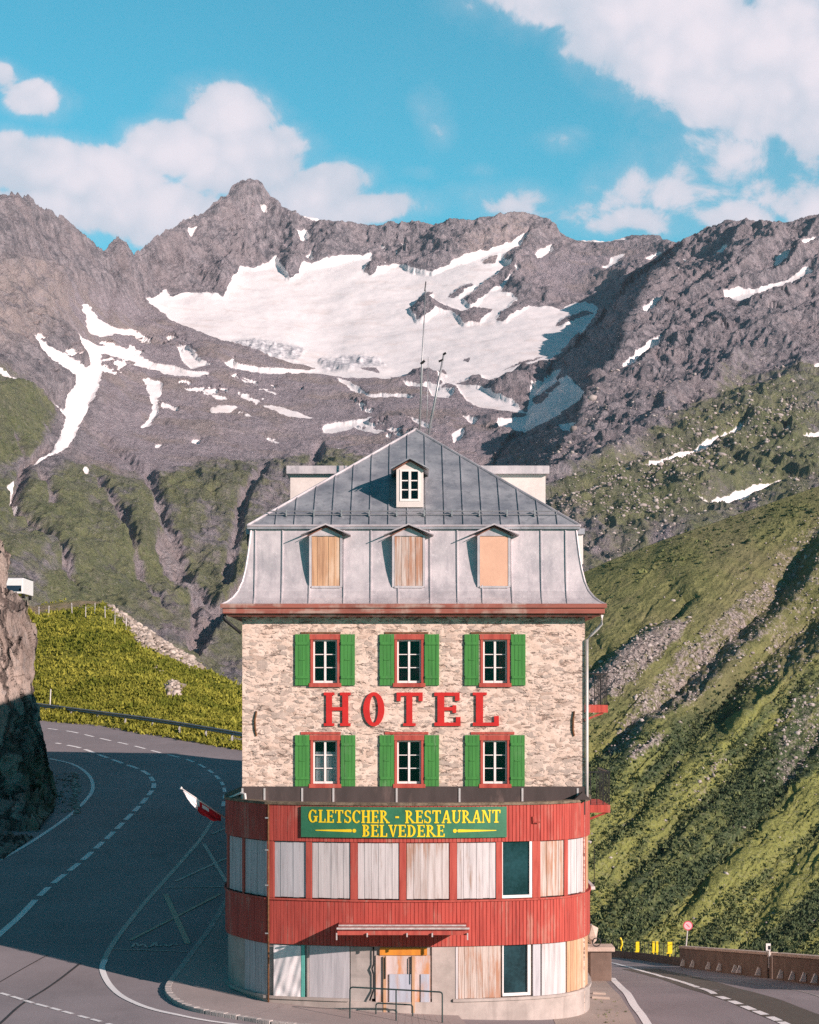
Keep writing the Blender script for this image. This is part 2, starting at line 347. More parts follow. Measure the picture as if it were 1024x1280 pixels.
def mat_hill():
    m, g = new_mat('hill_ground'); c = coords(g)
    rk, lush, stk = g.attr('rock'), g.attr('lush'), g.attr('streak')
    nb = g.noise(c, .03, 5, .6); nm = g.noise(c, .22, 7, .68); nf = g.noise(c, 1.1, 6, .7)
    gA = g.mix(g.ramp(nm, .3, .7), (.145, .155, .060), (.27, .265, .115))
    gA = g.mix(g.math('MULTIPLY', g.ramp(nb, .45, .65), .5), gA, (.22, .19, .12))
    gB = g.mix(g.ramp(g.math('ADD', g.math('MULTIPLY', stk, .65), g.math('MULTIPLY', nm, .35)), .32, .68), (.075, .105, .050), (.275, .285, .085))
    gB = g.mix(g.math('MULTIPLY', g.ramp(nf, .52, .66), .6), gB, (.31, .31, .19))
    gB = g.mix(g.math('MULTIPLY', g.ramp(nf, .47, .36), .75), gB, (.045, .062, .036))
    gA = g.mix(g.math('MULTIPLY', g.ramp(stk, .55, .8), .35), gA, (.20, .165, .11))
    gA = g.mix(g.math('MULTIPLY', g.ramp(nf, .47, .36), .45), gA, (.05, .055, .02))
    col = g.mix(lush, gA, gB)
    rock = g.mix(g.ramp(nf, .40, .62), (.15, .125, .12), (.46, .395, .365))
    k = g.math('ADD', rk, g.math('MULTIPLY', g.math('SUBTRACT', g.math('ADD', g.math('MULTIPLY', nm, .55), g.math('MULTIPLY', nf, .45)), .5), 1.6))
    col = g.mix(g.ramp(k, .42, .66), col, rock)
    finish(g, col, .92, g.bump(g.math('ADD', g.math('MULTIPLY', nm, 2.5), nf), .9, .9), 0, .1); return m
def mat_knoll():
    m, g = new_mat('knoll_turf'); c = coords(g)
    nb = g.noise(c, .12, 5, .6); nm = g.noise(c, .9, 6, .65); nf = g.noise(c, 5, 5, .7)
    col = g.mix(g.ramp(nm, .3, .7), (.135, .155, .024), (.29, .285, .05))
    col = g.mix(g.math('MULTIPLY', g.ramp(nb, .5, .7), .45), col, (.19, .15, .04))
    rock = g.mix(g.ramp(nf, .35, .7), (.22, .18, .15), (.52, .44, .38))
    k = g.math('ADD', g.attr('rock'), g.math('MULTIPLY', g.math('SUBTRACT', nm, .5), 1.3))
    col = g.mix(g.ramp(k, .42, .6), col, rock)
    col = g.mix(g.math('MULTIPLY', g.attr('path'), g.ramp(nm, .2, .5)), col, (.36, .27, .19))
    finish(g, col, .92, g.bump(g.math('ADD', nm, nf), .8, .35), 0, .1); return m
def mat_cliff():
    m, g = new_mat('cliff_rock'); c = coords(g)
    v = g.mapping(c, (1.3, 1.3, .35)); a = g.noise(v, .45, 7, .65, .6); b = g.noise(v, 2.2, 6, .68); cr = g.n('ShaderNodeTexVoronoi', {'Vector': g.vmath('ADD', v, g.vmath('MULTIPLY', g.noisec(c, .8, 4), (1.2, 1.2, 1.2))), 'Scale': .55}, feature='DISTANCE_TO_EDGE').outputs[0]
    col = g.mix(g.ramp(a, .3, .7), (.20, .16, .14), (.47, .385, .33))
    col = g.mix(g.math('MULTIPLY', g.ramp(b, .5, .75), .6), col, (.30, .29, .28))
    col = g.mix(g.math('MULTIPLY', g.ramp(cr, .10, .0), .8), col, (.07, .055, .05))
    col = g.mix(g.math('MULTIPLY', g.attr('moss'), g.ramp(b, .35, .55)), col, (.10, .12, .02))
    h = g.math('ADD', g.math('ADD', a, g.math('MULTIPLY', b, .5)), g.math('MULTIPLY', g.ramp(cr, 0, .12), .6))
    finish(g, col, .9, g.bump(h, 1.0, .6), 0, .15); return m
def mat_tone(name, dark, light, rough=.85):
    m, g = new_mat(name); t = g.attr('tone'); c = coords(g)
    col = g.mix(t, dark, light); col = g.mix(g.math('MULTIPLY', g.ramp(g.noise(c, .8, 4), .4, .7), .3), col, dark)
    b = finish(g, col, rough, None, 0, .15); return m

M = dict(
    stone=mat_stone(),
    zinc_low=mat_zinc('weathered_zinc', (.47, .43, .445), (.63, .575, .585), (.36, .335, .36)),
    zinc_up=mat_zinc('grey_zinc', (.24, .255, .29), (.40, .41, .435), (.17, .185, .21)),
    red=mat_wood('red_cladding', (.48, .085, .064), (.29, .045, .036), (.47, .20, .155), .42, 9.0),
    redtrim=mat_wood('red_trim', (.46, .095, .07), (.30, .045, .035), (.42, .22, .17), .3, 6.0),
    eave=mat_wood('eave_boards', (.34, .115, .085), (.19, .07, .055), (.42, .30, .25), .6, 5.0, 'z'),
    soffit=mat_wood('soffit_boards', (.27, .12, .08), (.14, .06, .045), None, 0, 7.0),
    green=mat_wood('green_shutter_paint', (.062, .245, .056), (.042, .17, .042), (.14, .29, .12), .3, 8.0),
    white=mat_plain('white_paint', (.78, .73, .70), .5, 0, .08),
    plaster=mat_plain('cream_plaster', (.66, .60, .56), .85, 0, .10, 1.2),
    panel_white=mat_wood('weathered_white_boards', (.60, .555, .55), (.40, .37, .37), (.34, .22, .16), .25, 9.0),
    panel_grey=mat_wood('grey_painted_boards', (.52, .50, .52), (.36, .35, .37), (.36, .27, .22), .12, 9.0),
    panel_peel=mat_wood('peeling_boards', (.56, .47, .42), (.34, .25, .20), (.40, .19, .11), .75, 10.0),
    panel_bare=mat_wood('bare_boards', (.60, .37, .22), (.36, .20, .12), (.68, .50, .36), .45, 9.0),
    panel_salmon=mat_plain('salmon_board', (.66, .40, .28), .8, 0, .08, 1.0),
    concrete=mat_concrete('board_marked_concrete', (.46, .41, .38)),
    plinth=mat_concrete('plinth_concrete', (.50, .43, .39), False),
    coping=mat_plain('mossy_coping', (.17, .13, .09), .95, 0, .6, 4.0, .02),
    darkboard=mat_wood('dark_boards', (.075, .058, .055), (.05, .04, .038), (.14, .10, .09), .3, 2.0),
    door=mat_wood('faded_door', (.60, .50, .48), (.46, .30, .22), (.62, .24, .06), .55, 3.0),
    bluegrey=mat_wood('pale_blue_panel', (.46, .49, .56), (.36, .37, .43), (.5, .33, .25), .3, 4.0),
    orange=mat_wood('orange_board', (.68, .27, .035), (.50, .17, .03), (.62, .36, .2), .3, 3.0),
    black=mat_plain('black_iron', (.022, .024, .026), .5, .3, .3),
    darkgreen=mat_plain('dark_green_pipe', (.02, .045, .045), .45, .1, .3),
    steel=mat_plain('galvanised_steel', (.36, .36, .37), .45, .6, .2, 6.0),
    pipewhite=mat_plain('pale_pipe', (.66, .62, .60), .5, .0, .12),
    canopy_metal=mat_plain('weathered_canopy_metal', (.50, .44, .42), .5, .1, .3, 5.0),
    rust=mat_plain('rusty_iron', (.16, .075, .035), .9, .1, .5, 8.0),
    interior=mat_plain('dark_room', (.022, .022, .024), .9, 0, .3),
    shopglass=mat_plain('dark_teal_glass', (.014, .040, .048), .06, 0, .5, 1.2, .0),
    lace=mat_plain('lace_curtain', (.78, .74, .74), .9, 0, .12, 14.0), redcurtain=mat_plain('red_curtain', (.32, .05, .05), .9, 0, .3, 6.0),
    glass=mat_glass(),
    signgreen=mat_plain('green_sign_paint', (.035, .16, .085), .5, 0, .2, 1.5), yellow=mat_plain('yellow_letters', (.86, .60, .02), .5, 0, .08),
    letterred=mat_plain('red_letters', (.52, .024, .022), .45, 0, .12),
    flagred=mat_plain('flag_red', (.62, .02, .03), .8, 0, .12), flagwhite=mat_plain('flag_white', (.80, .76, .77), .8, 0, .06),
    sheet=mat_plain('white_plastic_sheet', (.74, .70, .70), .45, 0, .1), teal=mat_plain('turquoise_edge', (.12, .42, .36), .6, 0, .15),
    asphalt=mat_asphalt('asphalt', (.285, .245, .25)),
    darkpatch=mat_asphalt('dark_asphalt_patch', (.125, .105, .085), .5),
    pavement=mat_asphalt('pavement', (.38, .315, .295), .35), kerb=mat_plain('kerb_stone', (.46, .41, .385), .9, 0, .2, 3.0, .02),
    gravel=mat_asphalt('gravel_lot', (.42, .34, .295), .6),
    mark=mat_mark('road_paint', (.88, .85, .83), .12), mark_old=mat_mark('worn_road_paint', (.52, .48, .43), .3), mark_yel=mat_mark('worn_yellow_paint', (.50, .44, .33), .35),
    tar=mat_plain('tar_seam', (.05, .045, .045), .8, 0, .2),
    mountain=mat_mountain(), hill=mat_hill(), knoll=mat_knoll(), cliff=mat_cliff(),
    boulder=mat_tone('pale_boulder', (.24, .20, .185), (.52, .46, .43)), shrub=mat_tone('alpine_shrub', (.066, .094, .046), (.26, .275, .10)),
    tanstone=mat_tone('tan_stone', (.22, .18, .15), (.56, .48, .42)),
    tuft=mat_tone('grass_blades', (.12, .14, .018), (.36, .34, .055)),
    wallstone=mat_concrete('parapet_stone', (.21, .15, .12)), copestone=mat_plain('cope_stone', (.52, .41, .34), .9, 0, .2, 2.0, .02),
    signpink=mat_plain('sign_face', (.72, .42, .46), .5, 0, .05), signred=mat_plain('sign_ring', (.55, .06, .09), .5, 0, .05), grey=mat_plain('grey_post', (.5, .48, .47), .5, .3, .1),
    yellowpost=mat_plain('yellow_marker', (.85, .62, .02), .5, 0, .1), plank=mat_wood('pale_plank', (.58, .47, .40), (.36, .28, .23), None, 0, 6.0, 'z'),
    vanwhite=mat_plain('van_white', (.74, .73, .73), .35, 0, .05), vanglass=mat_plain('van_dark_glass', (.02, .035, .06), .15, 0, .2), rubber=mat_plain('rubber', (.02, .02, .02), .9, 0, .2),
)

# ------------------------------------------------------------------ mesh builder for made things
class MB:
    def __init__(s): s.v, s.f, s.mi = [], [], []
    def face(s, pts, mi=0):
        b = len(s.v); s.v += [tuple(p) for p in pts]; s.f.append(list(range(b, b + len(pts)))); s.mi.append(mi)
    def box(s, x0, x1, y0, y1, z0, z1, mi=0):
        b = len(s.v)
        s.v += [(x, y, z) for z in (z0, z1) for y in (y0, y1) for x in (x0, x1)]
        for f in ((0, 2, 3, 1), (4, 5, 7, 6), (0, 1, 5, 4), (2, 6, 7, 3), (0, 4, 6, 2), (1, 3, 7, 5)):
            s.f.append([b + i for i in f]); s.mi.append(mi)
        return s
    def hexa(s, p, mi=0):
        """8 points: bottom ring 4, top ring 4"""
        b = len(s.v); s.v += [tuple(q) for q in p]
        for f in ((3, 2, 1, 0), (4, 5, 6, 7), (0, 1, 5, 4), (1, 2, 6, 5), (2, 3, 7, 6), (3, 0, 4, 7)):
            s.f.append([b + i for i in f]); s.mi.append(mi)
        return s
    def prism(s, poly, fn, h0, h1, mi=0):
        """polygon (a,b) swept from h0 to h1 through fn(a,b,h)"""
        n = len(poly); b = len(s.v)
        s.v += [tuple(fn(a, c, h0)) for a, c in poly] + [tuple(fn(a, c, h1)) for a, c in poly]
        s.f.append([b + i for i in range(n)][::-1]); s.f.append([b + n + i for i in range(n)]); s.mi += [mi, mi]
        for i in range(n):
            j = (i + 1) % n; s.f.append([b + i, b + j, b + n + j, b + n + i]); s.mi.append(mi)
        return s
    def tube(s, pts, r, n=8, mi=0):
        pts = [Vector(p) for p in pts]; b = len(s.v)
        for i, p in enumerate(pts):
            t = (pts[min(i + 1, len(pts) - 1)] - pts[max(i - 1, 0)]).normalized()
            u = t.cross(Vector((0, 0, 1)) if abs(t.z) < .9 else Vector((1, 0, 0))).normalized(); w = t.cross(u)
            rr = r[i] if isinstance(r, (list, tuple)) else r
            for k in range(n):
                a = 2 * math.pi * k / n; s.v.append(tuple(p + (u * math.cos(a) + w * math.sin(a)) * rr))
        for i in range(len(pts) - 1):
            for k in range(n):
                s.f.append([b + i * n + k, b + i * n + (k + 1) % n, b + (i + 1) * n + (k + 1) % n, b + (i + 1) * n + k]); s.mi.append(mi)
        s.f.append([b + k for k in range(n)][::-1]); s.f.append([b + (len(pts) - 1) * n + k for k in range(n)]); s.mi += [mi, mi]
        return s
    def build(s, name, mat, parent=None, smooth=False, bevel=0.0, loc=None):
        me = bpy.data.meshes.new(name)
        o0 = Vector((0, 0, 0))
        if parent is not None:
            o0 = base_of(parent)
        if loc is not None: o0 = Vector(loc)
        me.from_pydata([(x - o0.x, y - o0.y, z - o0.z) for x, y, z in s.v], [], s.f)
        for m_ in (mat if isinstance(mat, (list, tuple)) else [mat]): me.materials.append(m_)
        me.polygons.foreach_set('material_index', s.mi)
        if smooth: me.polygons.foreach_set('use_smooth', [True] * len(s.f))
        me.update()
        o = bpy.data.objects.new(name, me); COL.objects.link(o)
        if parent is not None:
            o.parent = parent
            if loc is not None: o.location = o0 - base_of(parent)
        elif loc is not None: o.location = o0
        if bevel:
            b = o.modifiers.new('bevel', 'BEVEL'); b.width = bevel; b.segments = 2; b.limit_method = 'ANGLE'
        return o
def base_of(o):
    v = Vector(o.location)
    while o.parent: o = o.parent; v = v + Vector(o.location)
    return v
def thing(name, label, cat, loc=(0, 0, 0), group=None, obj=None):
    o = obj
    if o is None:
        o = bpy.data.objects.new(name, None); COL.objects.link(o); o.location = loc; o.empty_display_size = .3
    o['label'] = label; o['category'] = cat
    if group: o['group'] = group
    return o

# ------------------------------------------------------------------ near ground: two legs of the hairpin
def sp_(x): return np.where(x > 8, x, np.log1p(np.exp(np.minimum(x, 8) * 1.0)))
WALLX = lambda d: 17.3 - (d - 60) * .035
def gz(x, d):
    x = np.asarray(x, float); d = np.asarray(d, float)
    zl = .1 * sp_(d - 66); zr = -.11 * sp_((d - 70))
    t = sstep(-5.2, 5.2, x)
    z = zl * (1 - t) + zr * t + .1 - .05 * np.clip(x, -7, 7)
    return z
def gdrop(x, d):
    z = gz(x, d)
    z = z - 1.1 * np.maximum(0, x - WALLX(d) - .8) ** 1.0
    z = z - sstep(0, 6, x) * 1.0 * np.maximum(0, d - 134)
    z = z - 1.0 * np.maximum(0, d - 175) * (1 - sstep(0, 6, x))
    return z
def on_ground(px, py):
    lo, hi = 30.0, 175.0
    f = lambda d: CAMZ + (HY - py) / F * d - float(gz((px - CX) / F * d, d))
    ds = np.linspace(lo, hi, 600); vals = np.array([f(d) for d in ds]); k = np.argmax(vals < 0)
    if vals[k] >= 0: return ((px - CX) / F * hi, hi)
    a, b = ds[max(k - 1, 0)], ds[k]
    for _ in range(30):
        m_ = (a + b) / 2
        if f(m_) > 0: a = m_
        else: b = m_
    return ((px - CX) / F * a, a)
xs = np.concatenate([np.linspace(-130, -34, 16), np.arange(-33, 30, .5), np.linspace(30, 140, 24)])
ys = np.concatenate([np.linspace(-20, 50, 12), np.arange(51, 150, .6), np.linspace(150, 240, 30)])
GX, GY = np.meshgrid(xs, ys)
GZ = gdrop(GX, GY) + .02 * fbm(GX * .3, GY * .3, 0 * GX, 3)
structure(grid_obj('road', np.stack([GX, GY, GZ], -1), M['asphalt']))

def resample(pts, step):
    p = np.array(pts, float)
    # smooth the polyline (Catmull-Rom) then resample evenly
    q = []
    for i in range(len(p) - 1):
        a, b, c, d = p[max(i - 1, 0)], p[i], p[i + 1], p[min(i + 2, len(p) - 1)]
        for t in np.linspace(0, 1, 12, endpoint=False):
            q.append(.5 * (2 * b + (c - a) * t + (2 * a - 5 * b + 4 * c - d) * t * t + (-a + 3 * b - 3 * c + d) * t ** 3))
    q.append(p[-1]); q = np.array(q)
    s = np.concatenate([[0], np.cumsum(np.hypot(*np.diff(q, axis=0).T))]); n = max(2, int(s[-1] / step) + 1)
    t = np.linspace(0, s[-1], n); return np.stack([np.interp(t, s, q[:, 0]), np.interp(t, s, q[:, 1])], 1), t
def gzs(x, d): return float(gz(x, d)) + .02 * float(fbm(np.array([x * .3]), np.array([d * .3]), np.array([0.0]), 3)[0])
def marking(name, pxpts, width, mat, dash=None, h=.012, world=False):
    pts = pxpts if world else [on_ground(*p) for p in pxpts]
    q, t = resample(pts, .2); tg = np.gradient(q, axis=0); tg /= np.linalg.norm(tg, axis=1, keepdims=True) + 1e-9
    nx = np.stack([-tg[:, 1], tg[:, 0]], 1)
    mb = MB()
    for i in range(len(q) - 1):
        if dash and (t[i] % (dash[0] + dash[1])) > dash[0]: continue
        c = [q[i] - nx[i] * width / 2, q[i] + nx[i] * width / 2, q[i + 1] + nx[i + 1] * width / 2, q[i + 1] - nx[i + 1] * width / 2]
        mb.face([(p[0], p[1], gzs(p[0], p[1]) + h) for p in c][::-1])
    return structure(mb.build(name, mat))
marking('road_marking', [(-60, 1108), (0, 1075), (40, 1052), (80, 1025), (105, 1003), (116, 986), (111, 969), (92, 956), (62, 948)], .20, M['mark'])
marking('road_marking', [(-40, 1206), (0, 1168), (20, 1150), (32, 1138)], .26, M['mark'])
marking('road_marking', [(32, 1138), (60, 1110), (100, 1078), (140, 1042), (170, 1012), (189, 990), (192, 978), (181, 965), (150, 953), (125, 944), (100, 935), (70, 929)], .26, M['mark'], (1.9, .8))
marking('road_marking', [(279, 1008), (281, 990), (275, 975), (257, 960), (235, 950), (200, 941), (170, 933), (130, 924), (90, 915), (60, 911)], .20, M['mark'], (1.5, 1.0))
marking('road_marking', [(268, 1022), (250, 1050), (220, 1085), (180, 1130), (150, 1168), (134, 1193), (128, 1212), (138, 1232), (160, 1250), (200, 1264), (260, 1276), (330, 1284)], .20, M['mark_old'])
marking('road_marking', [(132, 1200), (128, 1212), (138, 1232), (160, 1250), (200, 1264), (260, 1276), (330, 1284)], .20, M['mark'], None, .016)
for a, b, w, mt in (((220, 1102), (283, 1073), .16, 'mark_old'), ((255, 1055), (283, 1103), .17, 'mark_old'), ((207, 1118), (235, 1180), .22, 'mark_yel'), ((163, 1176), (275, 1118), .15, 'mark_yel'),
                    ((207, 1110), (280, 1109), .12, 'mark_old'), ((265, 1043), (283, 1035), .14, 'mark_old'), ((140, 1187), (234, 1190), .10, 'mark_old')):
    marking('road_marking', [a, b], w, M[mt], None, .020)
marking('road_marking', [(165, 1185), (170, 1179), (174, 1184), (180, 1180), (183, 1185), (190, 1183), (194, 1178), (197, 1184), (205, 1181), (210, 1184), (217, 1180), (222, 1182)], .10, M['mark_old'], None, .024)
marking('road_marking', [(-20, 1236), (0, 1241), (20, 1247), (45, 1255), (75, 1263), (115, 1274), (150, 1284)], .16, M['mark'], (.66, .24))
marking('tar_strip_marking', [(-20, 1296), (0, 1280), (28, 1255), (62, 1233), (100, 1205)], .09, M['tar'], None, .010)
marking('tar_strip_marking', [(-20, 1238), (20, 1216), (60, 1194)], .05, M['tar'], None, .010)
marking('road_marking', [(765, 1223), (778, 1236), (790, 1252), (803, 1270), (814, 1288)], .27, M['mark'])
marking('road_patch', [(800, 1211), (850, 1223), (900, 1238), (950, 1254), (1005, 1276), (1040, 1292)], 1.9, M['darkpatch'], None, .006)
marking('road_marking', [(762, 1203), (775, 1206), (800, 1213), (850, 1227), (893, 1243)], .24, M['mark'])
marking('road_marking', [(899, 1246), (930, 1258), (960, 1270), (990, 1284)], .30, M['mark'], (.8, .35))
marking('tar_strip_marking', [(850, 1219), (930, 1228), (1024, 1246), (1060, 1254)], .06, M['mark_old'], None, .010)

# raised pavement with kerb in front of the hotel
KP = [on_ground(*p) for p in [(291, 1108), (278, 1132), (262, 1160), (240, 1190), (218, 1220), (206, 1238), (214, 1252), (240, 1264), (300, 1275), (360, 1284)]] + [(0, 58.6), (2.0, 57.5)]
kq, kt = resample(KP, .25)
pav, kb = MB(), MB()
for i in range(len(kq) - 1):
    def inner(p): return (max(-5.0, min(4.0, p[0] * .5 + (0 if p[1] < 66 else -1.5))), max(66.5, p[1]))
    a, b = kq[i], kq[i + 1]; n_ = np.array([-(b - a)[1], (b - a)[0]]); n_ = n_ / np.linalg.norm(n_)
    c = np.array(inner(a)) - a; n_ = n_ if n_ @ c > 0 else -n_
    a2, b2 = a + n_ * .22, b + n_ * .22
    w = .006 * math.sin(i * 3.7)
    za, zb = gzs(*a) + .13 + w, gzs(*b) + .13 + w
    if i % 5 != 4: kb.hexa([(a[0], a[1], za - .3), (a2[0], a2[1], za - .3), (b2[0], b2[1], zb - .3), (b[0], b[1], zb - .3), (a[0], a[1], za), (a2[0], a2[1], za), (b2[0], b2[1], zb), (b[0], b[1], zb)])
    else:
        e = (b - a) * .82; kb.hexa([(a[0], a[1], za - .3), (a2[0], a2[1], za - .3), (a2[0] + e[0], a2[1] + e[1], zb - .3), (a[0] + e[0], a[1] + e[1], zb - .3), (a[0], a[1], za), (a2[0], a2[1], za), (a2[0] + e[0], a2[1] + e[1], zb), (a[0] + e[0], a[1] + e[1], zb)])
    ia, ib = inner(a), inner(b)
    for t0, t1 in ((0, .15), (.15, .4), (.4, .7), (.7, 1)):
        L = lambda p, q_, t: (p[0] + (q_[0] - p[0]) * t, p[1] + (q_[1] - p[1]) * t)
        q4 = [L(a2, ia, t0), L(b2, ib, t0), L(b2, ib, t1), L(a2, ia, t1)]
        pav.face([(x, y, gzs(x, y) + .12) for x, y in q4])
structure(pav.build('pavement', M['pavement'])); structure(kb.build('kerb', M['kerb'], bevel=.02))
# gravel apron to the right of the hotel
ap = [on_ground(*p) for p in [(800, 1290), (790, 1268), (780, 1252), (768, 1238), (757, 1226)]]
gm = MB()
aq, _ = resample(ap, .4)
for i in range(len(aq) - 1):
    for t0, t1 in ((0, .3), (.3, .65), (.65, 1)):
        L = lambda p, t: (p[0] + (min(p[0], 4.5) - p[0]) * t, p[1])
        gm.face([(x, y, gzs(x, y) + .008) for x, y in (L(aq[i], t0), L(aq[i + 1], t0), L(aq[i + 1], t1), L(aq[i], t1))][::-1])
structure(gm.build('gravel_lot', M['gravel']))

# ------------------------------------------------------------------ far mountains (about 1 to 4.4 km away)
SKY = np.array([(-220, 300), (-60, 262), (0, 252), (14, 249), (35, 251), (45, 262), (60, 268), (75, 272), (85, 285), (97, 296), (110, 305), (122, 317), (130, 319), (137, 305), (144, 299), (150, 303), (156, 316), (165, 321), (172, 319), (185, 308), (200, 295), (215, 287), (225, 280), (250, 270), (265, 259), (275, 250), (290, 237), (300, 229), (312, 226), (325, 232), (335, 244), (345, 255), (365, 270), (400, 279), (425, 286), (440, 287), (470, 286), (500, 290), (515, 286), (530, 287), (545, 290), (570, 285), (600, 277), (640, 274), (665, 275), (685, 282), (698, 292), (706, 298), (720, 303), (760, 302), (790, 299), (825, 300), (845, 310), (860, 303), (880, 291), (905, 283), (930, 281), (960, 285), (985, 287), (1000, 281), (1024, 276), (1100, 270), (1250, 290)], float)
DA = RBF([(-150, 270, 2200), (0, 255, 2280), (100, 300, 2600), (150, 310, 2850), (200, 300, 3150), (310, 230, 3500), (420, 280, 3560), (520, 290, 3580), (600, 275, 3580), (700, 300, 3560), (760, 335, 3330), (830, 305, 3450), (1100, 300, 3600),
          (190, 380, 2850), (300, 345, 3220), (450, 335, 3300), (600, 330, 3300), (720, 368, 3130), (745, 400, 2900), (400, 400, 2950), (600, 410, 2850), (500, 450, 2620), (350, 440, 2600), (700, 440, 2620), (250, 440, 2480), (100, 420, 2200), (0, 420, 1880), (-150, 420, 1600),
          (300, 520, 2150), (500, 520, 2150), (640, 520, 2150), (760, 520, 2170), (150, 540, 1900), (0, 520, 1560), (0, 620, 1300), (150, 620, 1530), (300, 620, 1680), (450, 620, 1730), (650, 620, 1730), (0, 740, 1020), (150, 740, 1140), (300, 740, 1280), (500, 740, 1350), (700, 740, 1350),
          (0, 900, 850), (300, 900, 930), (700, 900, 1000), (1100, 900, 1050), (1100, 600, 1900), (1100, 450, 2600)])
DB = RBF([(850, 310, 2860), (930, 283, 2850), (1024, 278, 2800), (1180, 272, 2750), (838, 335, 2750), (803, 400, 2440), (772, 450, 2130), (733, 520, 1800), (695, 590, 1550), (900, 400, 2380), (1024, 400, 2370), (850, 520, 1780), (1024, 520, 1800),
          (800, 600, 1490), (1024, 600, 1520), (700, 700, 1240), (850, 700, 1220), (1024, 700, 1240), (1024, 900, 890), (700, 900, 880), (1180, 600, 1530), (1180, 420, 2310)])
CR = np.array([(280, 905), (310, 856), (330, 842), (352, 828), (375, 812), (400, 800), (425, 785), (450, 772), (480, 752), (500, 742), (520, 731), (545, 716), (570, 704), (590, 694), (620, 676), (700, 640), (900, 560)], float)
px1 = np.concatenate([np.arange(-220, -20, 4.0), np.arange(-20, 1044, 1.2), np.arange(1044, 1245, 4.0)])
tv = np.linspace(0, 1, 600)
sky_row = np.interp(px1, SKY[:, 0], SKY[:, 1])
PX = np.repeat(px1[None], len(tv), 0); PY = sky_row[None] + (900 - sky_row[None]) * (tv[:, None] ** 1.12)
jag = fbm(PX * .06, PY * .06, 0 * PX, 4) * 10
da = DA(PX, PY); crx = np.interp(PY, CR[:, 0], CR[:, 1]) + jag * .8
flank = np.clip((crx - PX) / (np.interp(PY, [300, 330, 360, 400, 450, 500, 560, 640, 900], [3, 12, 28, 50, 64, 70, 74, 70, 50]) * (1 + .25 * fbm(PX * .02, PY * .03, 0 * PX, 3))), 0, 1)
db = DB(np.maximum(PX, crx - 90), PY); db = np.minimum(db, da)
D = da + (db - da) * (1 - flank) ** .9; D = np.where((PX > crx) & (PY < 330), db, D); isB = 1 - sstep(.0, .25, flank)
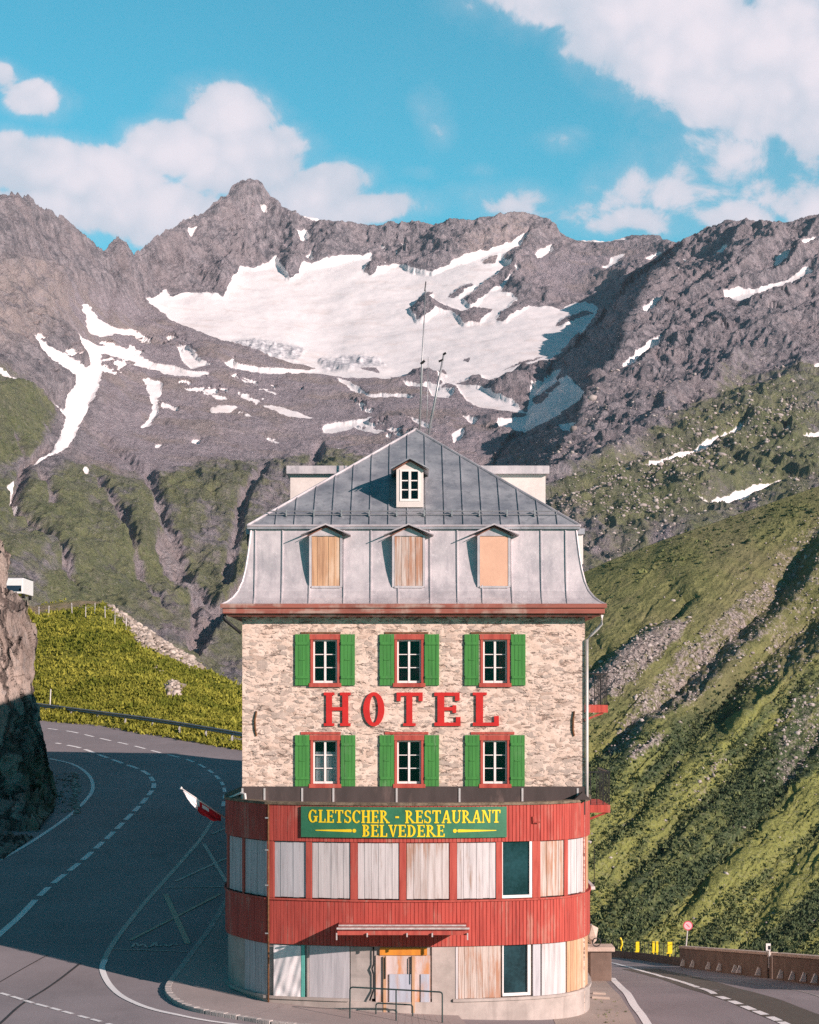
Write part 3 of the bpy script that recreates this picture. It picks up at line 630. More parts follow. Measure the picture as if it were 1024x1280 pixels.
# ground cover
snow = Canvas()
for P_ in [
    [(178, 376), (196, 372), (205, 362), (215, 372), (240, 365), (262, 370), (280, 372), (290, 350), (300, 336), (318, 338), (330, 334), (345, 327), (355, 340), (362, 352), (372, 345), (378, 335), (400, 332), (425, 325), (450, 321), (465, 320), (455, 340), (462, 345), (480, 335), (500, 330), (515, 340), (540, 345), (570, 330), (600, 320), (620, 310), (650, 300), (662, 294), (652, 308), (628, 322), (632, 330), (650, 342), (640, 350), (625, 365), (640, 368), (650, 378), (700, 385), (730, 374), (745, 380), (752, 392), (735, 410), (720, 428), (700, 440), (650, 452), (605, 470), (575, 478), (555, 482), (540, 465), (525, 462), (505, 472), (480, 470), (470, 462), (440, 462), (405, 465), (390, 460), (350, 452), (310, 440), (285, 428), (240, 415), (210, 402), (190, 385)],
    [(100, 383), (108, 382), (120, 400), (140, 412), (165, 418), (192, 430), (170, 425), (140, 420), (125, 425), (110, 415), (105, 400)],
    [(55, 390), (75, 405), (100, 422), (125, 435), (150, 438), (165, 445), (195, 458), (230, 465), (270, 472), (240, 475), (205, 470), (170, 455), (140, 448), (110, 438), (80, 418)],
    [(36, 420), (55, 435), (80, 448), (105, 462), (115, 455), (88, 428), (100, 430), (125, 445), (128, 460), (120, 490), (108, 510), (100, 535), (85, 560), (60, 575), (30, 587), (22, 582), (45, 575), (65, 568), (75, 545), (85, 515), (80, 500), (92, 480), (75, 465), (55, 450)],
    [(-60, 440), (0, 462), (20, 472), (45, 490), (80, 508), (85, 515), (60, 503), (30, 490), (0, 470)], [(2, 620), (12, 612), (22, 640), (15, 643)],
    [(220, 437), (240, 440), (255, 455), (265, 460), (240, 462), (225, 450)], [(178, 475), (200, 480), (202, 492), (195, 500), (200, 515), (190, 530), (185, 538), (175, 538), (188, 522), (190, 505), (185, 490)],
    [(262, 510), (275, 505), (300, 508), (290, 515), (265, 515)], [(325, 505), (350, 510), (380, 518), (405, 523), (385, 525), (350, 518)],
    [(270, 455), (300, 465), (345, 470), (400, 469), (430, 475), (470, 475), (500, 480), (480, 469), (440, 462), (400, 463), (350, 464), (300, 459)], [(417, 475), (440, 480), (460, 495), (512, 497), (520, 503), (465, 500), (440, 490)],
    [(403, 535), (420, 532), (450, 528), (468, 518), (460, 530), (425, 540), (405, 542)], [(285, 455), (292, 452), (296, 458), (288, 460)], [(235, 555), (250, 552), (247, 558)], [(100, 593), (107, 594), (108, 602), (100, 600)], [(190, 560), (205, 556), (200, 562)],
    [(565, 480), (600, 485), (620, 495), (640, 500), (655, 515), (675, 520), (660, 518), (620, 512), (600, 510), (580, 500)], [(660, 510), (665, 490), (690, 470), (705, 462), (695, 478), (710, 470), (732, 490), (720, 505), (700, 520), (680, 527), (660, 525)],
    [(600, 472), (650, 455), (705, 440), (690, 450), (640, 468), (620, 480), (605, 477)], [(620, 530), (660, 520), (690, 525), (650, 545), (625, 540)], [(565, 545), (580, 535), (578, 550), (568, 560)], [(700, 535), (725, 528), (720, 540), (705, 542)],
    [(505, 520), (530, 530), (545, 540), (525, 536)], [(530, 482), (570, 490), (560, 500), (540, 498)], [(500, 480), (530, 485), (560, 482), (540, 490), (515, 488)], [(575, 520), (600, 525), (590, 532)],
    [(318, 262), (328, 260), (330, 272), (322, 268)], [(368, 293), (380, 292), (388, 300), (378, 308)], [(355, 315), (362, 313), (360, 325)], [(228, 290), (240, 290), (235, 303)], [(350, 259), (380, 273), (415, 281), (412, 284), (375, 278)],
    [(667, 320), (690, 310), (690, 318), (672, 328)], [(752, 340), (765, 322), (782, 318), (770, 332), (758, 343)], [(718, 302), (780, 300), (787, 304), (740, 306)], [(805, 330), (825, 318), (828, 322), (812, 335)], [(380, 330), (390, 318), (392, 330)],
    [(905, 375), (925, 365), (950, 362), (985, 348), (1010, 335), (1015, 342), (985, 360), (950, 378), (915, 386)], [(888, 320), (908, 308), (915, 312), (900, 320)], [(968, 330), (975, 320), (990, 315), (985, 325), (970, 333)],
    [(798, 396), (830, 380), (832, 384), (803, 403)], [(775, 460), (800, 440), (835, 425), (830, 432), (800, 452), (778, 466)], [(800, 590), (840, 575), (880, 560), (920, 545), (935, 537), (930, 545), (890, 563), (850, 580), (810, 595)],
    [(870, 635), (900, 627), (940, 615), (985, 605), (975, 612), (935, 626), (890, 640)], [(1000, 555), (1024, 543), (1070, 526), (1070, 536), (1024, 553), (1005, 558)], [(1015, 465), (1040, 450), (1040, 460), (1020, 470)], [(1000, 310), (1015, 302), (1030, 300), (1010, 313)], [(870, 412), (885, 404), (888, 408)], [(880, 530), (900, 522), (898, 528)]]:
    snow.poly(P_)
for P_ in [[(512, 388), (525, 380), (545, 380), (560, 385), (580, 392), (595, 388), (620, 385), (600, 402), (580, 404), (565, 390), (545, 388), (530, 400), (520, 402)], [(578, 376), (610, 352), (640, 335), (645, 345), (615, 362), (590, 385)], [(620, 400), (640, 380), (660, 370), (665, 378), (645, 392), (630, 402)], [(690, 408), (730, 385), (745, 390), (715, 405)],
           [(512, 388), (530, 370), (545, 362), (530, 382)], [(575, 450), (590, 447), (588, 453)], [(545, 470), (555, 462), (560, 470)], [(665, 500), (700, 476), (700, 482), (672, 506)], [(560, 372), (590, 352), (592, 356), (566, 376)], [(600, 330), (622, 318), (618, 330)]]:
    snow.poly(P_, 0.0)
snowb = Canvas(); snowb.m = snow.m.copy(); snowb.blur(7); snow.blur(1)
ice = Canvas()
for P_ in [[(288, 428), (320, 425), (355, 432), (382, 437), (370, 450), (340, 450), (310, 444)], [(398, 450), (430, 445), (470, 448), (482, 456), (450, 463), (405, 464)]]: ice.poly(P_)
ice.blur(2)
grass = Canvas()
for P_, v in [([(-220, 440), (10, 455), (70, 515), (55, 560), (0, 590), (-220, 600)], .8), ([(-220, 590), (40, 600), (90, 580), (180, 600), (300, 575), (420, 565), (640, 640), (640, 900), (-220, 900)], .62), ([(20, 470), (45, 495), (60, 540), (20, 575), (0, 480)], .75),
              ([(640, 660), (720, 600), (790, 560), (880, 500), (960, 470), (1240, 430), (1240, 900), (640, 900)], .64), ([(740, 610), (900, 590), (1024, 560), (1024, 590), (850, 650), (740, 690)], .85), ([(880, 470), (960, 430), (1000, 440), (900, 500)], .5), ([(640, 570), (665, 560), (670, 590), (630, 590)], .6)]: grass.poly(P_, v)
grass.blur(12)
gulm = Canvas()
for P_, w in [([(185, 595), (195, 640), (205, 668), (225, 700), (245, 750), (240, 825)], 13), ([(200, 690), (265, 770), (255, 800)], 16), ([(118, 605), (150, 670), (175, 720), (200, 770)], 7), ([(310, 740), (270, 780), (240, 820)], 20), ([(90, 745), (60, 690), (15, 640), (25, 590), (60, 560)], 9), ([(330, 590), (300, 640), (290, 700), (280, 740)], 9), ([(400, 560), (380, 620), (360, 700)], 8), ([(20, 540), (45, 600), (60, 640)], 7), ([(60, 500), (130, 545), (180, 600)], 8)]: gulm.line(P_, w, .8)
gulm.blur(3)
scree = Canvas()
for P_ in [[(120, 440), (240, 420), (560, 480), (620, 500), (620, 600), (460, 580), (330, 575), (180, 600), (90, 600), (120, 510)], [(60, 360), (180, 380), (300, 450), (200, 470), (100, 440)], [(640, 330), (780, 310), (800, 330), (700, 372), (650, 340)]]: scree.poly(P_, .9)
scree.blur(10)
pale = Canvas()
for P_ in [[(590, 300), (650, 280), (670, 290), (620, 330), (570, 340)], [(1000, 640), (1024, 630), (1240, 560), (1240, 700), (1024, 700)], [(690, 640), (760, 590), (850, 560), (1000, 500), (1010, 530), (850, 610), (760, 650), (700, 690)], [(-60, 330), (60, 340), (80, 400), (20, 440), (-80, 420)]]: pale.poly(P_, .6)
pale.blur(9)
stream = Canvas()
for P_, w in [([(15, 642), (28, 655), (45, 680), (58, 705), (68, 720), (85, 742), (95, 752)], 2.4), ([(25, 590), (12, 620)], 2), ([(185, 610), (195, 640), (205, 668), (225, 700), (235, 725), (250, 745), (240, 790), (235, 815)], 3.5), ([(300, 745), (275, 775), (255, 800), (240, 815)], 2.5), ([(195, 605), (190, 640), (196, 650)], 5), ([(120, 610), (140, 645), (146, 660)], 2), ([(215, 565), (240, 558)], 1.6), ([(205, 690), (232, 728), (265, 770)], 7)]: stream.line(P_, w, .75)
stream.blur(1)
WX = PX + 3.4 * fbm(PX * .045, PY * .07, 0 * PX, 5, .62) + 2 * fbm(PX * .3, PY * .3, 0 * PX, 2); WY = PY + 2.4 * fbm(PX * .06 + 31, PY * .05, 0 * PX, 5, .65)
A = {k: c_.at(WX, WY) for k, c_ in dict(snow=snow, ice=ice, grass=grass, scree=scree, pale=pale, stream=stream).items()}
P0 = unproj(PX, PY, D)
N0 = normals(P0)
A['grass'] = np.clip(A['grass'] * (1.08 + .75 * fbm(PX * .011, PY * .016, 0 * PX, 5, .6)) - .75 * gulm.at(WX, WY), 0, 1); A['pale'] = np.clip(A['pale'] + .5 * gulm.at(WX, WY), 0, 1)
x, y, z = P0[..., 0], P0[..., 1], P0[..., 2]
stz = Canvas().poly([(20, 385), (140, 395), (300, 452), (480, 478), (560, 490), (560, 560), (420, 560), (240, 540), (120, 500), (20, 470)], .8).poly([(540, 470), (620, 478), (700, 450), (735, 480), (690, 545), (600, 545), (540, 520)], 1).poly([(180, 290), (330, 250), (520, 300), (500, 330), (300, 330), (200, 350)], .55).poly([(860, 310), (1020, 300), (1020, 400), (880, 420), (800, 410)], .55).poly([(780, 560), (900, 510), (1020, 470), (1020, 560), (880, 600)], .45).blur(8).at(PX, PY)
stn = fbm((PX + PY * .9) * .018, (PY - PX * .32) * .095, 0 * PX, 5, .6) + .30 * fbm(PX * .11, PY * .2, 0 * PX, 3)
A['snow'] = np.maximum(A['snow'], sstep(.27, .38, stn - .33 * (1 - stz)) * (stz > .1))
rockm = np.clip(1 - np.maximum(A['snow'], snowb.at(WX, WY) * 1.25), 0, 1) * (1 - .62 * A['scree']) * (1 - .55 * A['grass'] * (1 - isB))
wob = fbm(x / 260, y / 260, z / 260, 3) * 110
a1 = fbm((x + wob) / 120, y / 200, (z + wob) / 300, 7, .52, True)          # ribs running down the slope
a1b = fbm((x - 1.25 * z + wob * .4) / 62, y / 220, (x + z) / 330, 7, .55, True); a1 = a1 * (1 - isB) + (.35 * a1 + .8 * a1b) * isB
a2 = fbm((x + z * .6 + wob) / 46, y / 80, (z - x * .3) / 60, 5, .6, True)
amp = np.clip(D / 2400, .5, 1.6)
a3 = fbm((x + .5 * z) / 15, y / 28, (z - .3 * x) / 22, 4, .6, True)
gul = fbm((x + wob * .5) / 70, y / 420, z / 260, 5, .55, True)
disp = rockm * (21 * a1 * amp + 8.5 * a2 + 3.2 * a3) + A['grass'] * (1 - isB) * (14 * gul + 3 * a3) - 10 * gulm.at(WX, WY) + (1 - rockm) * (3.2 * fbm(x / 60, y / 90, z / 60, 4))
disp = disp + A['ice'] * 7 * fbm(x / 26, y / 60, z / 20, 4, .6, True)
edge = sstep(0, .03, tv)[:, None] * .75 + .25
disp = disp * edge * (1 - .55 * ((flank > .03) & (flank < 1)))
P1 = P0 + N0 * disp[..., None]
# jagged crest
P1[..., 2] += (1 - sstep(0, .06, tv))[:, None] * (fbm(x / 34, y / 34, 0 * x, 5, .6, True) * 9 + 1) * np.interp(PX, [-220, 160, 175, 340, 420, 690, 850, 1240], [1, 1, .9, .8, .7, .35, .8, .9])
back = []
for dd, dz in ((45, 22), (160, 110), (420, 330), (900, 700)):
    r0 = P1[0].copy(); r0[:, 0] *= (1 + dd / r0[:, 1]); r0[:, 1] += dd; r0[:, 2] -= dz; back.append(r0)
PA = np.concatenate([np.array(back[::-1]), P1], 0); nb_ = len(back)
structure(grid_obj('mountain', PA, M['mountain'], True, {k: np.concatenate([np.repeat(v[:1], nb_, 0), v], 0) for k, v in A.items()}))
MT = dict(P=P1, px=PX, py=PY, isB=isB, grass=A['grass'], snow=A['snow'])

# ------------------------------------------------------------------ near green hillside across the ravine
def polydist(px, py, pts):
    """signed distance to a polyline (positive on the upper-left side), and 0..1 fade towards its ends"""
    p = np.array(pts, float); best = np.full(px.shape, 1e9); sg = np.zeros(px.shape); tt = np.zeros(px.shape); L = len(p) - 1
    for i in range(L):
        a, b = p[i], p[i + 1]; d = b - a; t = np.clip(((px - a[0]) * d[0] + (py - a[1]) * d[1]) / (d @ d), 0, 1)
        qx, qy = px - a[0] - t * d[0], py - a[1] - t * d[1]; r = np.hypot(qx, qy); m_ = r < best
        best = np.where(m_, r, best); sg = np.where(m_, np.sign(d[0] * qy - d[1] * qx) * -1, sg); tt = np.where(m_, (i + t) / L, tt)
    return best * sg, np.clip(np.minimum(tt, 1 - tt) * 7, 0, 1)
HS = np.array([(520, 830), (640, 752), (690, 735), (730, 716), (760, 702), (790, 690), (850, 668), (900, 651), (960, 630), (1000, 616), (1024, 608), (1100, 580), (1250, 530)], float)
DC = RBF([(560, 790, 560), (730, 715, 565), (1024, 608, 590), (1250, 530, 610), (730, 900, 455), (1024, 900, 468), (560, 1000, 420), (730, 1180, 368), (1024, 1180, 378), (1250, 1100, 400), (1024, 1300, 345), (700, 1300, 345), (880, 780, 510), (1250, 800, 525)])
cx1 = np.concatenate([np.arange(520, 690, 4.0), np.arange(690, 1044, 1.0), np.arange(1044, 1250, 5.0)]); cv = np.linspace(0, 1, 520)
hs = np.interp(cx1, HS[:, 0], HS[:, 1]); CXG = np.repeat(cx1[None], len(cv), 0); CYG = hs[None] + (1300 - hs[None]) * cv[:, None] ** 1.05
dC = DC(CXG, CYG)
wx = CXG + 7 * fbm(CXG * .03, CYG * .03, 0 * CXG, 4); wy = CYG + 7 * fbm(CXG * .03 + 9, CYG * .03, 0 * CXG, 4)
for pts, st, w, dec in [([(722, 885), (755, 845), (800, 806), (850, 776), (885, 752)], 6.5, 9, 45), ([(690, 1010), (735, 978), (770, 960), (800, 925), (830, 905), (880, 865), (930, 820), (980, 770), (1010, 735), (1030, 695), (1060, 640)], 13, 22, 80),
                        ([(860, 960), (930, 905), (965, 872), (1000, 838), (1080, 770)], 17, 36, 70), ([(700, 745), (760, 720), (850, 690)], 2.0, 14, 60), ([(740, 1080), (800, 1030), (860, 965), (930, 905), (975, 860)], 4, 12, 40), ([(760, 1160), (860, 1050), (930, 980), (1000, 900)], 5, 16, 50), ([(830, 1190), (900, 1110), (960, 1040), (1024, 960), (1060, 900)], 5, 20, 60), ([(950, 1190), (990, 1120), (1060, 1040)], 4, 26, 60), ([(700, 900), (740, 860), (780, 830)], 4, 14, 50)]:
    s_, fade = polydist(wx, wy, pts)
    st = st * 1.1; prof = np.where(s_ > 0, sstep(0, w, s_) * np.exp(-np.maximum(s_ - w, 0) / dec), 0)
    dC = dC + st * prof * fade
rock = Canvas(); lush = Canvas()
for P_, v in [([(730, 860), (790, 800), (860, 770), (880, 760), (850, 800), (800, 850), (760, 880), (735, 900)], .75), ([(740, 950), (790, 880), (860, 800), (900, 770), (960, 720), (1000, 690), (1030, 680), (1040, 720), (1000, 750), (940, 810), (880, 870), (820, 905), (770, 960)], .62), ([(960, 690), (990, 665), (1024, 650), (1100, 640), (1090, 800), (1000, 840), (930, 880), (900, 900), (960, 800)], .5),
              ([(790, 940), (840, 910), (830, 930), (780, 970)], .8), ([(960, 900), (1024, 850), (1240, 800), (1240, 900), (1024, 960), (970, 1010)], .5), ([(910, 720), (940, 700), (935, 720), (905, 740)], .5), ([(850, 1000), (900, 940), (915, 945), (870, 1010)], .55), ([(960, 970), (1024, 910), (1024, 920), (965, 985)], .55), ([(900, 1050), (960, 980), (965, 985), (910, 1060)], .45)]: rock.poly(P_, v)
rock.line([(770, 1040), (800, 1015), (850, 965), (880, 930)], 4, .7); rock.m *= .86; rock.blur(5)
lush.poly([(500, 1000), (730, 930), (800, 900), (880, 890), (960, 860), (1240, 760), (1240, 1400), (500, 1400)], 1).poly([(730, 740), (780, 705), (860, 668), (1024, 612), (1024, 640), (900, 690), (800, 730), (740, 770)], .35).blur(22)
HWX = CXG + 9 * fbm(CXG * .04, CYG * .04, 0 * CXG, 5, .62); HWY = CYG + 9 * fbm(CXG * .04 + 50, CYG * .04, 0 * CXG, 5, .62)
CA = dict(rock=rock.at(HWX, HWY), lush=lush.at(HWX, HWY))
ru, rv = (HWX * .70 + HWY * .72), (HWX * .72 - HWY * .70)                # across and along the gullies
CA['streak'] = np.clip(.5 + 1.0 * fbm(ru / 34, rv / 190, 0 * ru, 5, .6) + .25 * fbm(ru / 7, rv / 26, 0 * ru, 3), 0, 1)
PC = unproj(CXG, CYG, dC); NC = normals(PC); x, y, z = PC[..., 0], PC[..., 1], PC[..., 2]
rot = (x * .8 - z * .6)                                                    # gullies run down to the left
dn = 1.7 * fbm(rot / 22, y / 60, (x * .6 + z * .8) / 60, 5, .55, True) + .9 * fbm(ru / 9, rv / 80, 0 * ru, 4, .6, True) + .9 * fbm(x / 5, y / 8, z / 5, 4, .6, True) * (.30 + CA['rock'])
dn = dn * (.3 + .7 * sstep(.0, .05, cv)[:, None]) * (.35 + .65 * sstep(0.04, .35, cv)[:, None])
PC1 = PC + NC * dn[..., None]
bk = []
for dd, dz in ((10, 2), (40, 14), (120, 60)):
    r0 = PC1[0].copy(); r0[:, 0] *= (1 + dd / r0[:, 1]); r0[:, 1] += dd; r0[:, 2] -= dz; bk.append(r0)
structure(grid_obj('hill', np.concatenate([np.array(bk[::-1]), PC1], 0), M['hill'], True, {k: np.concatenate([np.repeat(v[:1], 3, 0), v], 0) for k, v in CA.items()}))

# ------------------------------------------------------------------ scattered stones and plants (uncountable ground cover)
ICO = None
def icosphere():
    t = (1 + 5 ** .5) / 2
    v = np.array([(-1, t, 0), (1, t, 0), (-1, -t, 0), (1, -t, 0), (0, -1, t), (0, 1, t), (0, -1, -t), (0, 1, -t), (t, 0, -1), (t, 0, 1), (-t, 0, -1), (-t, 0, 1)], float); v /= np.linalg.norm(v[0])
    f = np.array([(0, 11, 5), (0, 5, 1), (0, 1, 7), (0, 7, 10), (0, 10, 11), (1, 5, 9), (5, 11, 4), (11, 10, 2), (10, 7, 6), (7, 1, 8), (3, 9, 4), (3, 4, 2), (3, 2, 6), (3, 6, 8), (3, 8, 9), (4, 9, 5), (2, 4, 11), (6, 2, 10), (8, 6, 7), (9, 8, 1)])
    return v, f
def scatter_rocks(name, pos, size, mat):
    v, f = icosphere(); n = len(pos)
    sc = size[:, None, None] * rng.uniform(.55, 1.25, (n, 1, 3)) * rng.uniform(.72, 1.2, (n, 12, 1))
    a = rng.uniform(0, 6.28, n); V_ = v[None] * sc; V_[..., 2] *= .7
    ca, sa = np.cos(a)[:, None], np.sin(a)[:, None]
    X = V_[..., 0] * ca - V_[..., 1] * sa; Y = V_[..., 0] * sa + V_[..., 1] * ca
    VV = np.stack([X, Y, V_[..., 2]], -1) + pos[:, None]
    FF = (f[None] + (np.arange(n) * 12)[:, None, None]).reshape(-1, 3)
    return structure(link_mesh(name, VV, FF, np.full(len(FF), 3), mat, False, {'tone': np.repeat(rng.uniform(0, 1, n), 12)}), 'stuff')
def scatter_tufts(name, pos, size, mat, k=7, wide=.45, lean=.6, tone=None):
    """each plant: k small leaf triangles rising from a point"""
    n = len(pos); a = rng.uniform(0, 6.28, (n, k)); le = rng.uniform(.1, lean, (n, k)); h = size[:, None] * rng.uniform(.6, 1.2, (n, k))
    off = rng.normal(0, .35, (n, k, 2)) * size[:, None, None]
    base = pos[:, None, :] + np.concatenate([off, np.zeros((n, k, 1))], -1)
    w = wide * h * .5; b = rng.uniform(0, 6.28, (n, k))
    s1 = base + np.stack([np.cos(b) * w, np.sin(b) * w, -.15 * h], -1); s2 = base - np.stack([np.cos(b) * w, np.sin(b) * w, .15 * h], -1)
    tip = base + np.stack([np.cos(a) * le * h, np.sin(a) * le * h, h * np.sqrt(1 - le * le * .6)], -1)
    VV = np.stack([s1, s2, tip], 2).reshape(-1, 3)
    t = rng.uniform(0, 1, n) if tone is None else np.clip(tone + rng.uniform(-.3, .3, n), 0, 1)
    return structure(link_mesh(name, VV, np.arange(len(VV)), np.full(len(VV) // 3, 3), mat, False, {'tone': np.repeat(t, 3 * k)}), 'stuff')
def pick(P, w, n):
    w = w.ravel() / w.sum(); i = rng.choice(w.size, n, p=w); return P.reshape(-1, 3)[i], i
PXf, PYf = MT['px'], MT['py']
inview = (PXf > 620) & (PXf < 1060) & (PYf > 380) & (PYf < 760)
wB = inview * MT['isB'] * (MT['snow'] < .2) * (.15 + pale.at(PXf, PYf) * 2 + .6 * (fbm(PXf * .03, PYf * .05, 0 * PXf, 4) > .15)) * sstep(420, 560, PYf)
pos, ii = pick(MT['P'], wB, 4200)
scatter_rocks('boulders', pos + rng.normal(0, .6, pos.shape), rng.gamma(1.6, .36, len(pos)) * np.clip(pos[:, 1] / 1300, .7, 1.5) + .35, M['boulder'])
inC = (CXG > 700) & (CXG < 1060) & (CYG < 1230)
pos, ii = pick(PC1, inC * (.006 + CA['rock'] ** 2), 3600)
scatter_rocks('stones', pos + rng.normal(0, .25, pos.shape), rng.gamma(2.0, .10, len(pos)) + .08, M['boulder'])
cl = fbm(CXG * .018, CYG * .03, 0 * CXG, 4)
pos, ii = pick(PC1, inC * CA['lush'] * (CA['rock'] < .35) * np.clip(1.15 - CA['streak'] * 1.2 + cl, .03, 2), 16000)
tn = np.clip(CA['streak'].ravel()[ii] * 1.1 - .1 + .25 * fbm(pos[:, 0] / 5, pos[:, 1] / 5, pos[:, 2] / 5, 3), 0, 1)
scatter_tufts('shrubs', pos + rng.normal(0, .3, pos.shape), rng.gamma(3, .075, len(pos)) + .12, M['shrub'], 9, 1.5, .98, tn)

# ------------------------------------------------------------------ grassy knoll beyond the upper road
KS = np.array([(-160, 742), (-40, 748), (40, 757), (75, 752), (100, 750), (130, 752), (150, 764), (170, 778), (200, 798), (225, 815), (245, 829), (275, 845), (300, 857), (340, 873), (420, 902), (480, 922)], float)
KB = np.array([(-160, 880), (-40, 890), (50, 901), (120, 908), (200, 921), (300, 938), (380, 955), (480, 978)], float)
kx = np.arange(-160, 480, 1.4); kv = np.linspace(0, 1, 150)
KX = np.repeat(kx[None], len(kv), 0); ktop = np.interp(kx, KS[:, 0], KS[:, 1]) + 1.0 * fbm(kx * .05, 0 * kx, 0 * kx, 3); kbot = np.interp(kx, KB[:, 0], KB[:, 1])
KY = ktop[None] + (kbot - ktop)[None] * kv[:, None]
dbot = np.array([on_ground(px, py)[1] + .3 for px, py in zip(kx, kbot)]); dtop = np.maximum(dbot + 8, np.interp(kx, [-160, 40, 130, 300, 470], [186, 198, 196, 168, 140]))
KD = dtop[None] + (dbot - dtop)[None] * (kv[:, None] ** .85)
KP_ = unproj(KX, KY, KD); KN = normals(KP_)
krock = Canvas().poly([(128, 752), (150, 758), (165, 770), (200, 792), (240, 822), (254, 836), (240, 834), (215, 822), (195, 812), (175, 806), (160, 782)], .85).poly([(187, 826), (200, 838), (203, 846), (194, 836)], .9).poly([(205, 862), (222, 858), (226, 872), (210, 870)], .9).poly([(213, 856), (218, 850), (224, 862)], .6).blur(3)
kpath = Canvas().poly([(30, 756), (60, 756), (110, 748), (140, 750), (110, 758), (60, 764), (30, 772)], .9).blur(2)
kr = krock.at(KX, KY); kp = kpath.at(KX, KY)
x, y, z = KP_[..., 0], KP_[..., 1], KP_[..., 2]
KP1 = KP_ + KN * ((.5 * fbm(x / 6, y / 6, z / 6, 4) + kr * (.22 * fbm(x / 1.9, y / 1.9, z / 1.9, 4, .62, True) + .35 * fbm(x / .6, y / .6, z / .6, 3, .6, True))) * sstep(0, .12, 1 - kv)[:, None] * (.3 + .7 * sstep(0, .1, kv)[:, None]))[..., None]
bk = []
for dd, dz in ((3, .2), (9, 2.5), (30, 14), (80, 60)):
    r0 = KP1[0].copy(); r0[:, 0] *= (1 + dd / r0[:, 1]); r0[:, 1] += dd; r0[:, 2] -= dz; bk.append(r0)
structure(grid_obj('grassy_slope', np.concatenate([np.array(bk[::-1]), KP1], 0), M['knoll'], True, dict(rock=np.concatenate([np.repeat(kr[:1], 4, 0), kr]), path=np.concatenate([np.repeat(kp[:1], 4, 0), kp]))))
pos, ii = pick(KP1, ((KX > -10) & (KX < 400)) * (kr < .3) * (kp < .3) * np.clip(.6 + fbm(x / 5, y / 5, z / 5, 3), .1, 2), 52000)
tn = np.clip(.5 + .9 * fbm(pos[:, 0] / 2.2, pos[:, 1] / 3, pos[:, 2] / 2.2, 3), 0, 1)
scatter_tufts('grass', pos + rng.normal(0, .12, pos.shape), rng.gamma(3, .028, len(pos)) + .05, M['tuft'], 6, .9, .95, tn)
pos, ii = pick(KP1, ((KX > 100) & (KX < 280)) * np.clip(kr - .15, 0, 1), 2600)
scatter_rocks('stones', pos, rng.gamma(2, .055, len(pos)) + .05, M['tanstone'])

# ------------------------------------------------------------------ rock cliff beside the left road
def cliff_edge(py): return np.interp(py, [655, 690, 697, 705, 716, 726, 740, 765, 778, 800, 830, 850, 870, 900, 930, 960, 985, 1003, 1020, 1045, 1085], [-6, 4, 12, 13, 9, 8, 9, 33, 43, 44, 43, 40, 43, 48, 53, 58, 66, 72, 66, 44, -10])
yv = np.linspace(655, 1085, 330); un = 150
CPs = []
for py in yv:
    e = float(cliff_edge(py)); gp = on_ground(min(e, 72), max(py, 1003)) if py >= 1003 else None
    u = np.linspace(0, 1, un); pxr = -140 + (e + 140) * u
    dbase = np.interp(py, [655, 780, 870, 1003, 1085], [118, 112, 110, 108.0, 92.0])
    dd = dbase - 9 * (1 - u) * (1 - .7 * sstep(1003, 1085, py))
    if py >= 1003:
        dd = np.array([on_ground(p_, py)[1] for p_ in (pxr[0], pxr[-1])]); dd = dd[0] + (dd[1] - dd[0]) * u
    row = unproj(pxr, np.full(un, py), dd)
    # turn the corner and run back along the road
    last = row[-1]; wrap = np.array([last + np.array([last[0] * 1.1 * k / last[1] - .30 * k ** 1.4, 1.1 * k, -.15 * k]) for k in range(1, 15)])
    CPs.append(np.concatenate([row, wrap], 0))
CPs = np.array(CPs)
Nn = normals(CPs); x, y, z = CPs[..., 0], CPs[..., 1], CPs[..., 2]
col_w = np.concatenate([np.ones(un - 12), np.linspace(1, .35, 12), np.full(14, .5)])[None]
cd_ = 1.0 * fbm((x + .4 * z) / 3.2, y / 3.2, z / 9, 6, .58, True) + .5 * fbm((x - .25 * z) / 1.1, y / 1.1, z / 5, 5, .62, True)
qs = 2.2 * fbm((x + .5 * z) / 2.6, y / 2.6, z / 6, 3); cd_ = cd_ + .9 * (np.floor(qs * 2.2) / 2.2 - qs)
CP1 = CPs + Nn * (cd_ * col_w * (.25 + .75 * sstep(0, .12, 1 - np.linspace(0, 1, len(yv))))[:, None])[..., None]
moss = Canvas().poly([(29, 755), (44, 768), (44, 786), (29, 778)], .9).poly([(20, 960), (60, 940), (80, 1010), (40, 1050)], .4).blur(4)
pxm = np.concatenate([-140 + (cliff_edge(yv)[:, None] + 140) * np.linspace(0, 1, un)[None], np.repeat(cliff_edge(yv)[:, None], 14, 1)], 1)
top = CP1[0].copy(); top[:, 0] *= 1 + 6 / top[:, 1]; top[:, 0] -= 1.5; top[:, 1] += 6; top[:, 2] -= .6; top2 = CP1[0].copy(); top2[:, 0] -= 8; top2[:, 1] += 20; top2[:, 2] -= 12
CP2 = np.concatenate([top2[None], top[None], CP1], 0); ms = moss.at(pxm, np.repeat(yv[:, None], pxm.shape[1], 1)); ms = np.concatenate([ms[:1], ms[:1], ms])
structure(grid_obj('cliff', CP2, M['cliff'], False, dict(moss=ms)))
pos, ii = pick(CP1, (ms[2:] > .5).astype(float) + 1e-9, 500)
scatter_tufts('grass', pos, rng.gamma(3, .03, len(pos)) + .06, M['tuft'], 7, .7, .9)
pr = np.array([[*on_ground(px + rng.normal(0, 1.5), py + rng.normal(0, 1.2))] for px, py in zip(np.interp(rng.uniform(0, 1, 150), [0, .4, 1], [70, 92, 98]), rng.uniform(968, 1016, 150))])
pr = np.array([p for p in pr]); pz = gz(pr[:, 0], pr[:, 1])
scatter_rocks('rubble', np.column_stack([pr, pz + .03]), rng.gamma(2, .035, len(pr)) + .04, M['boulder'])

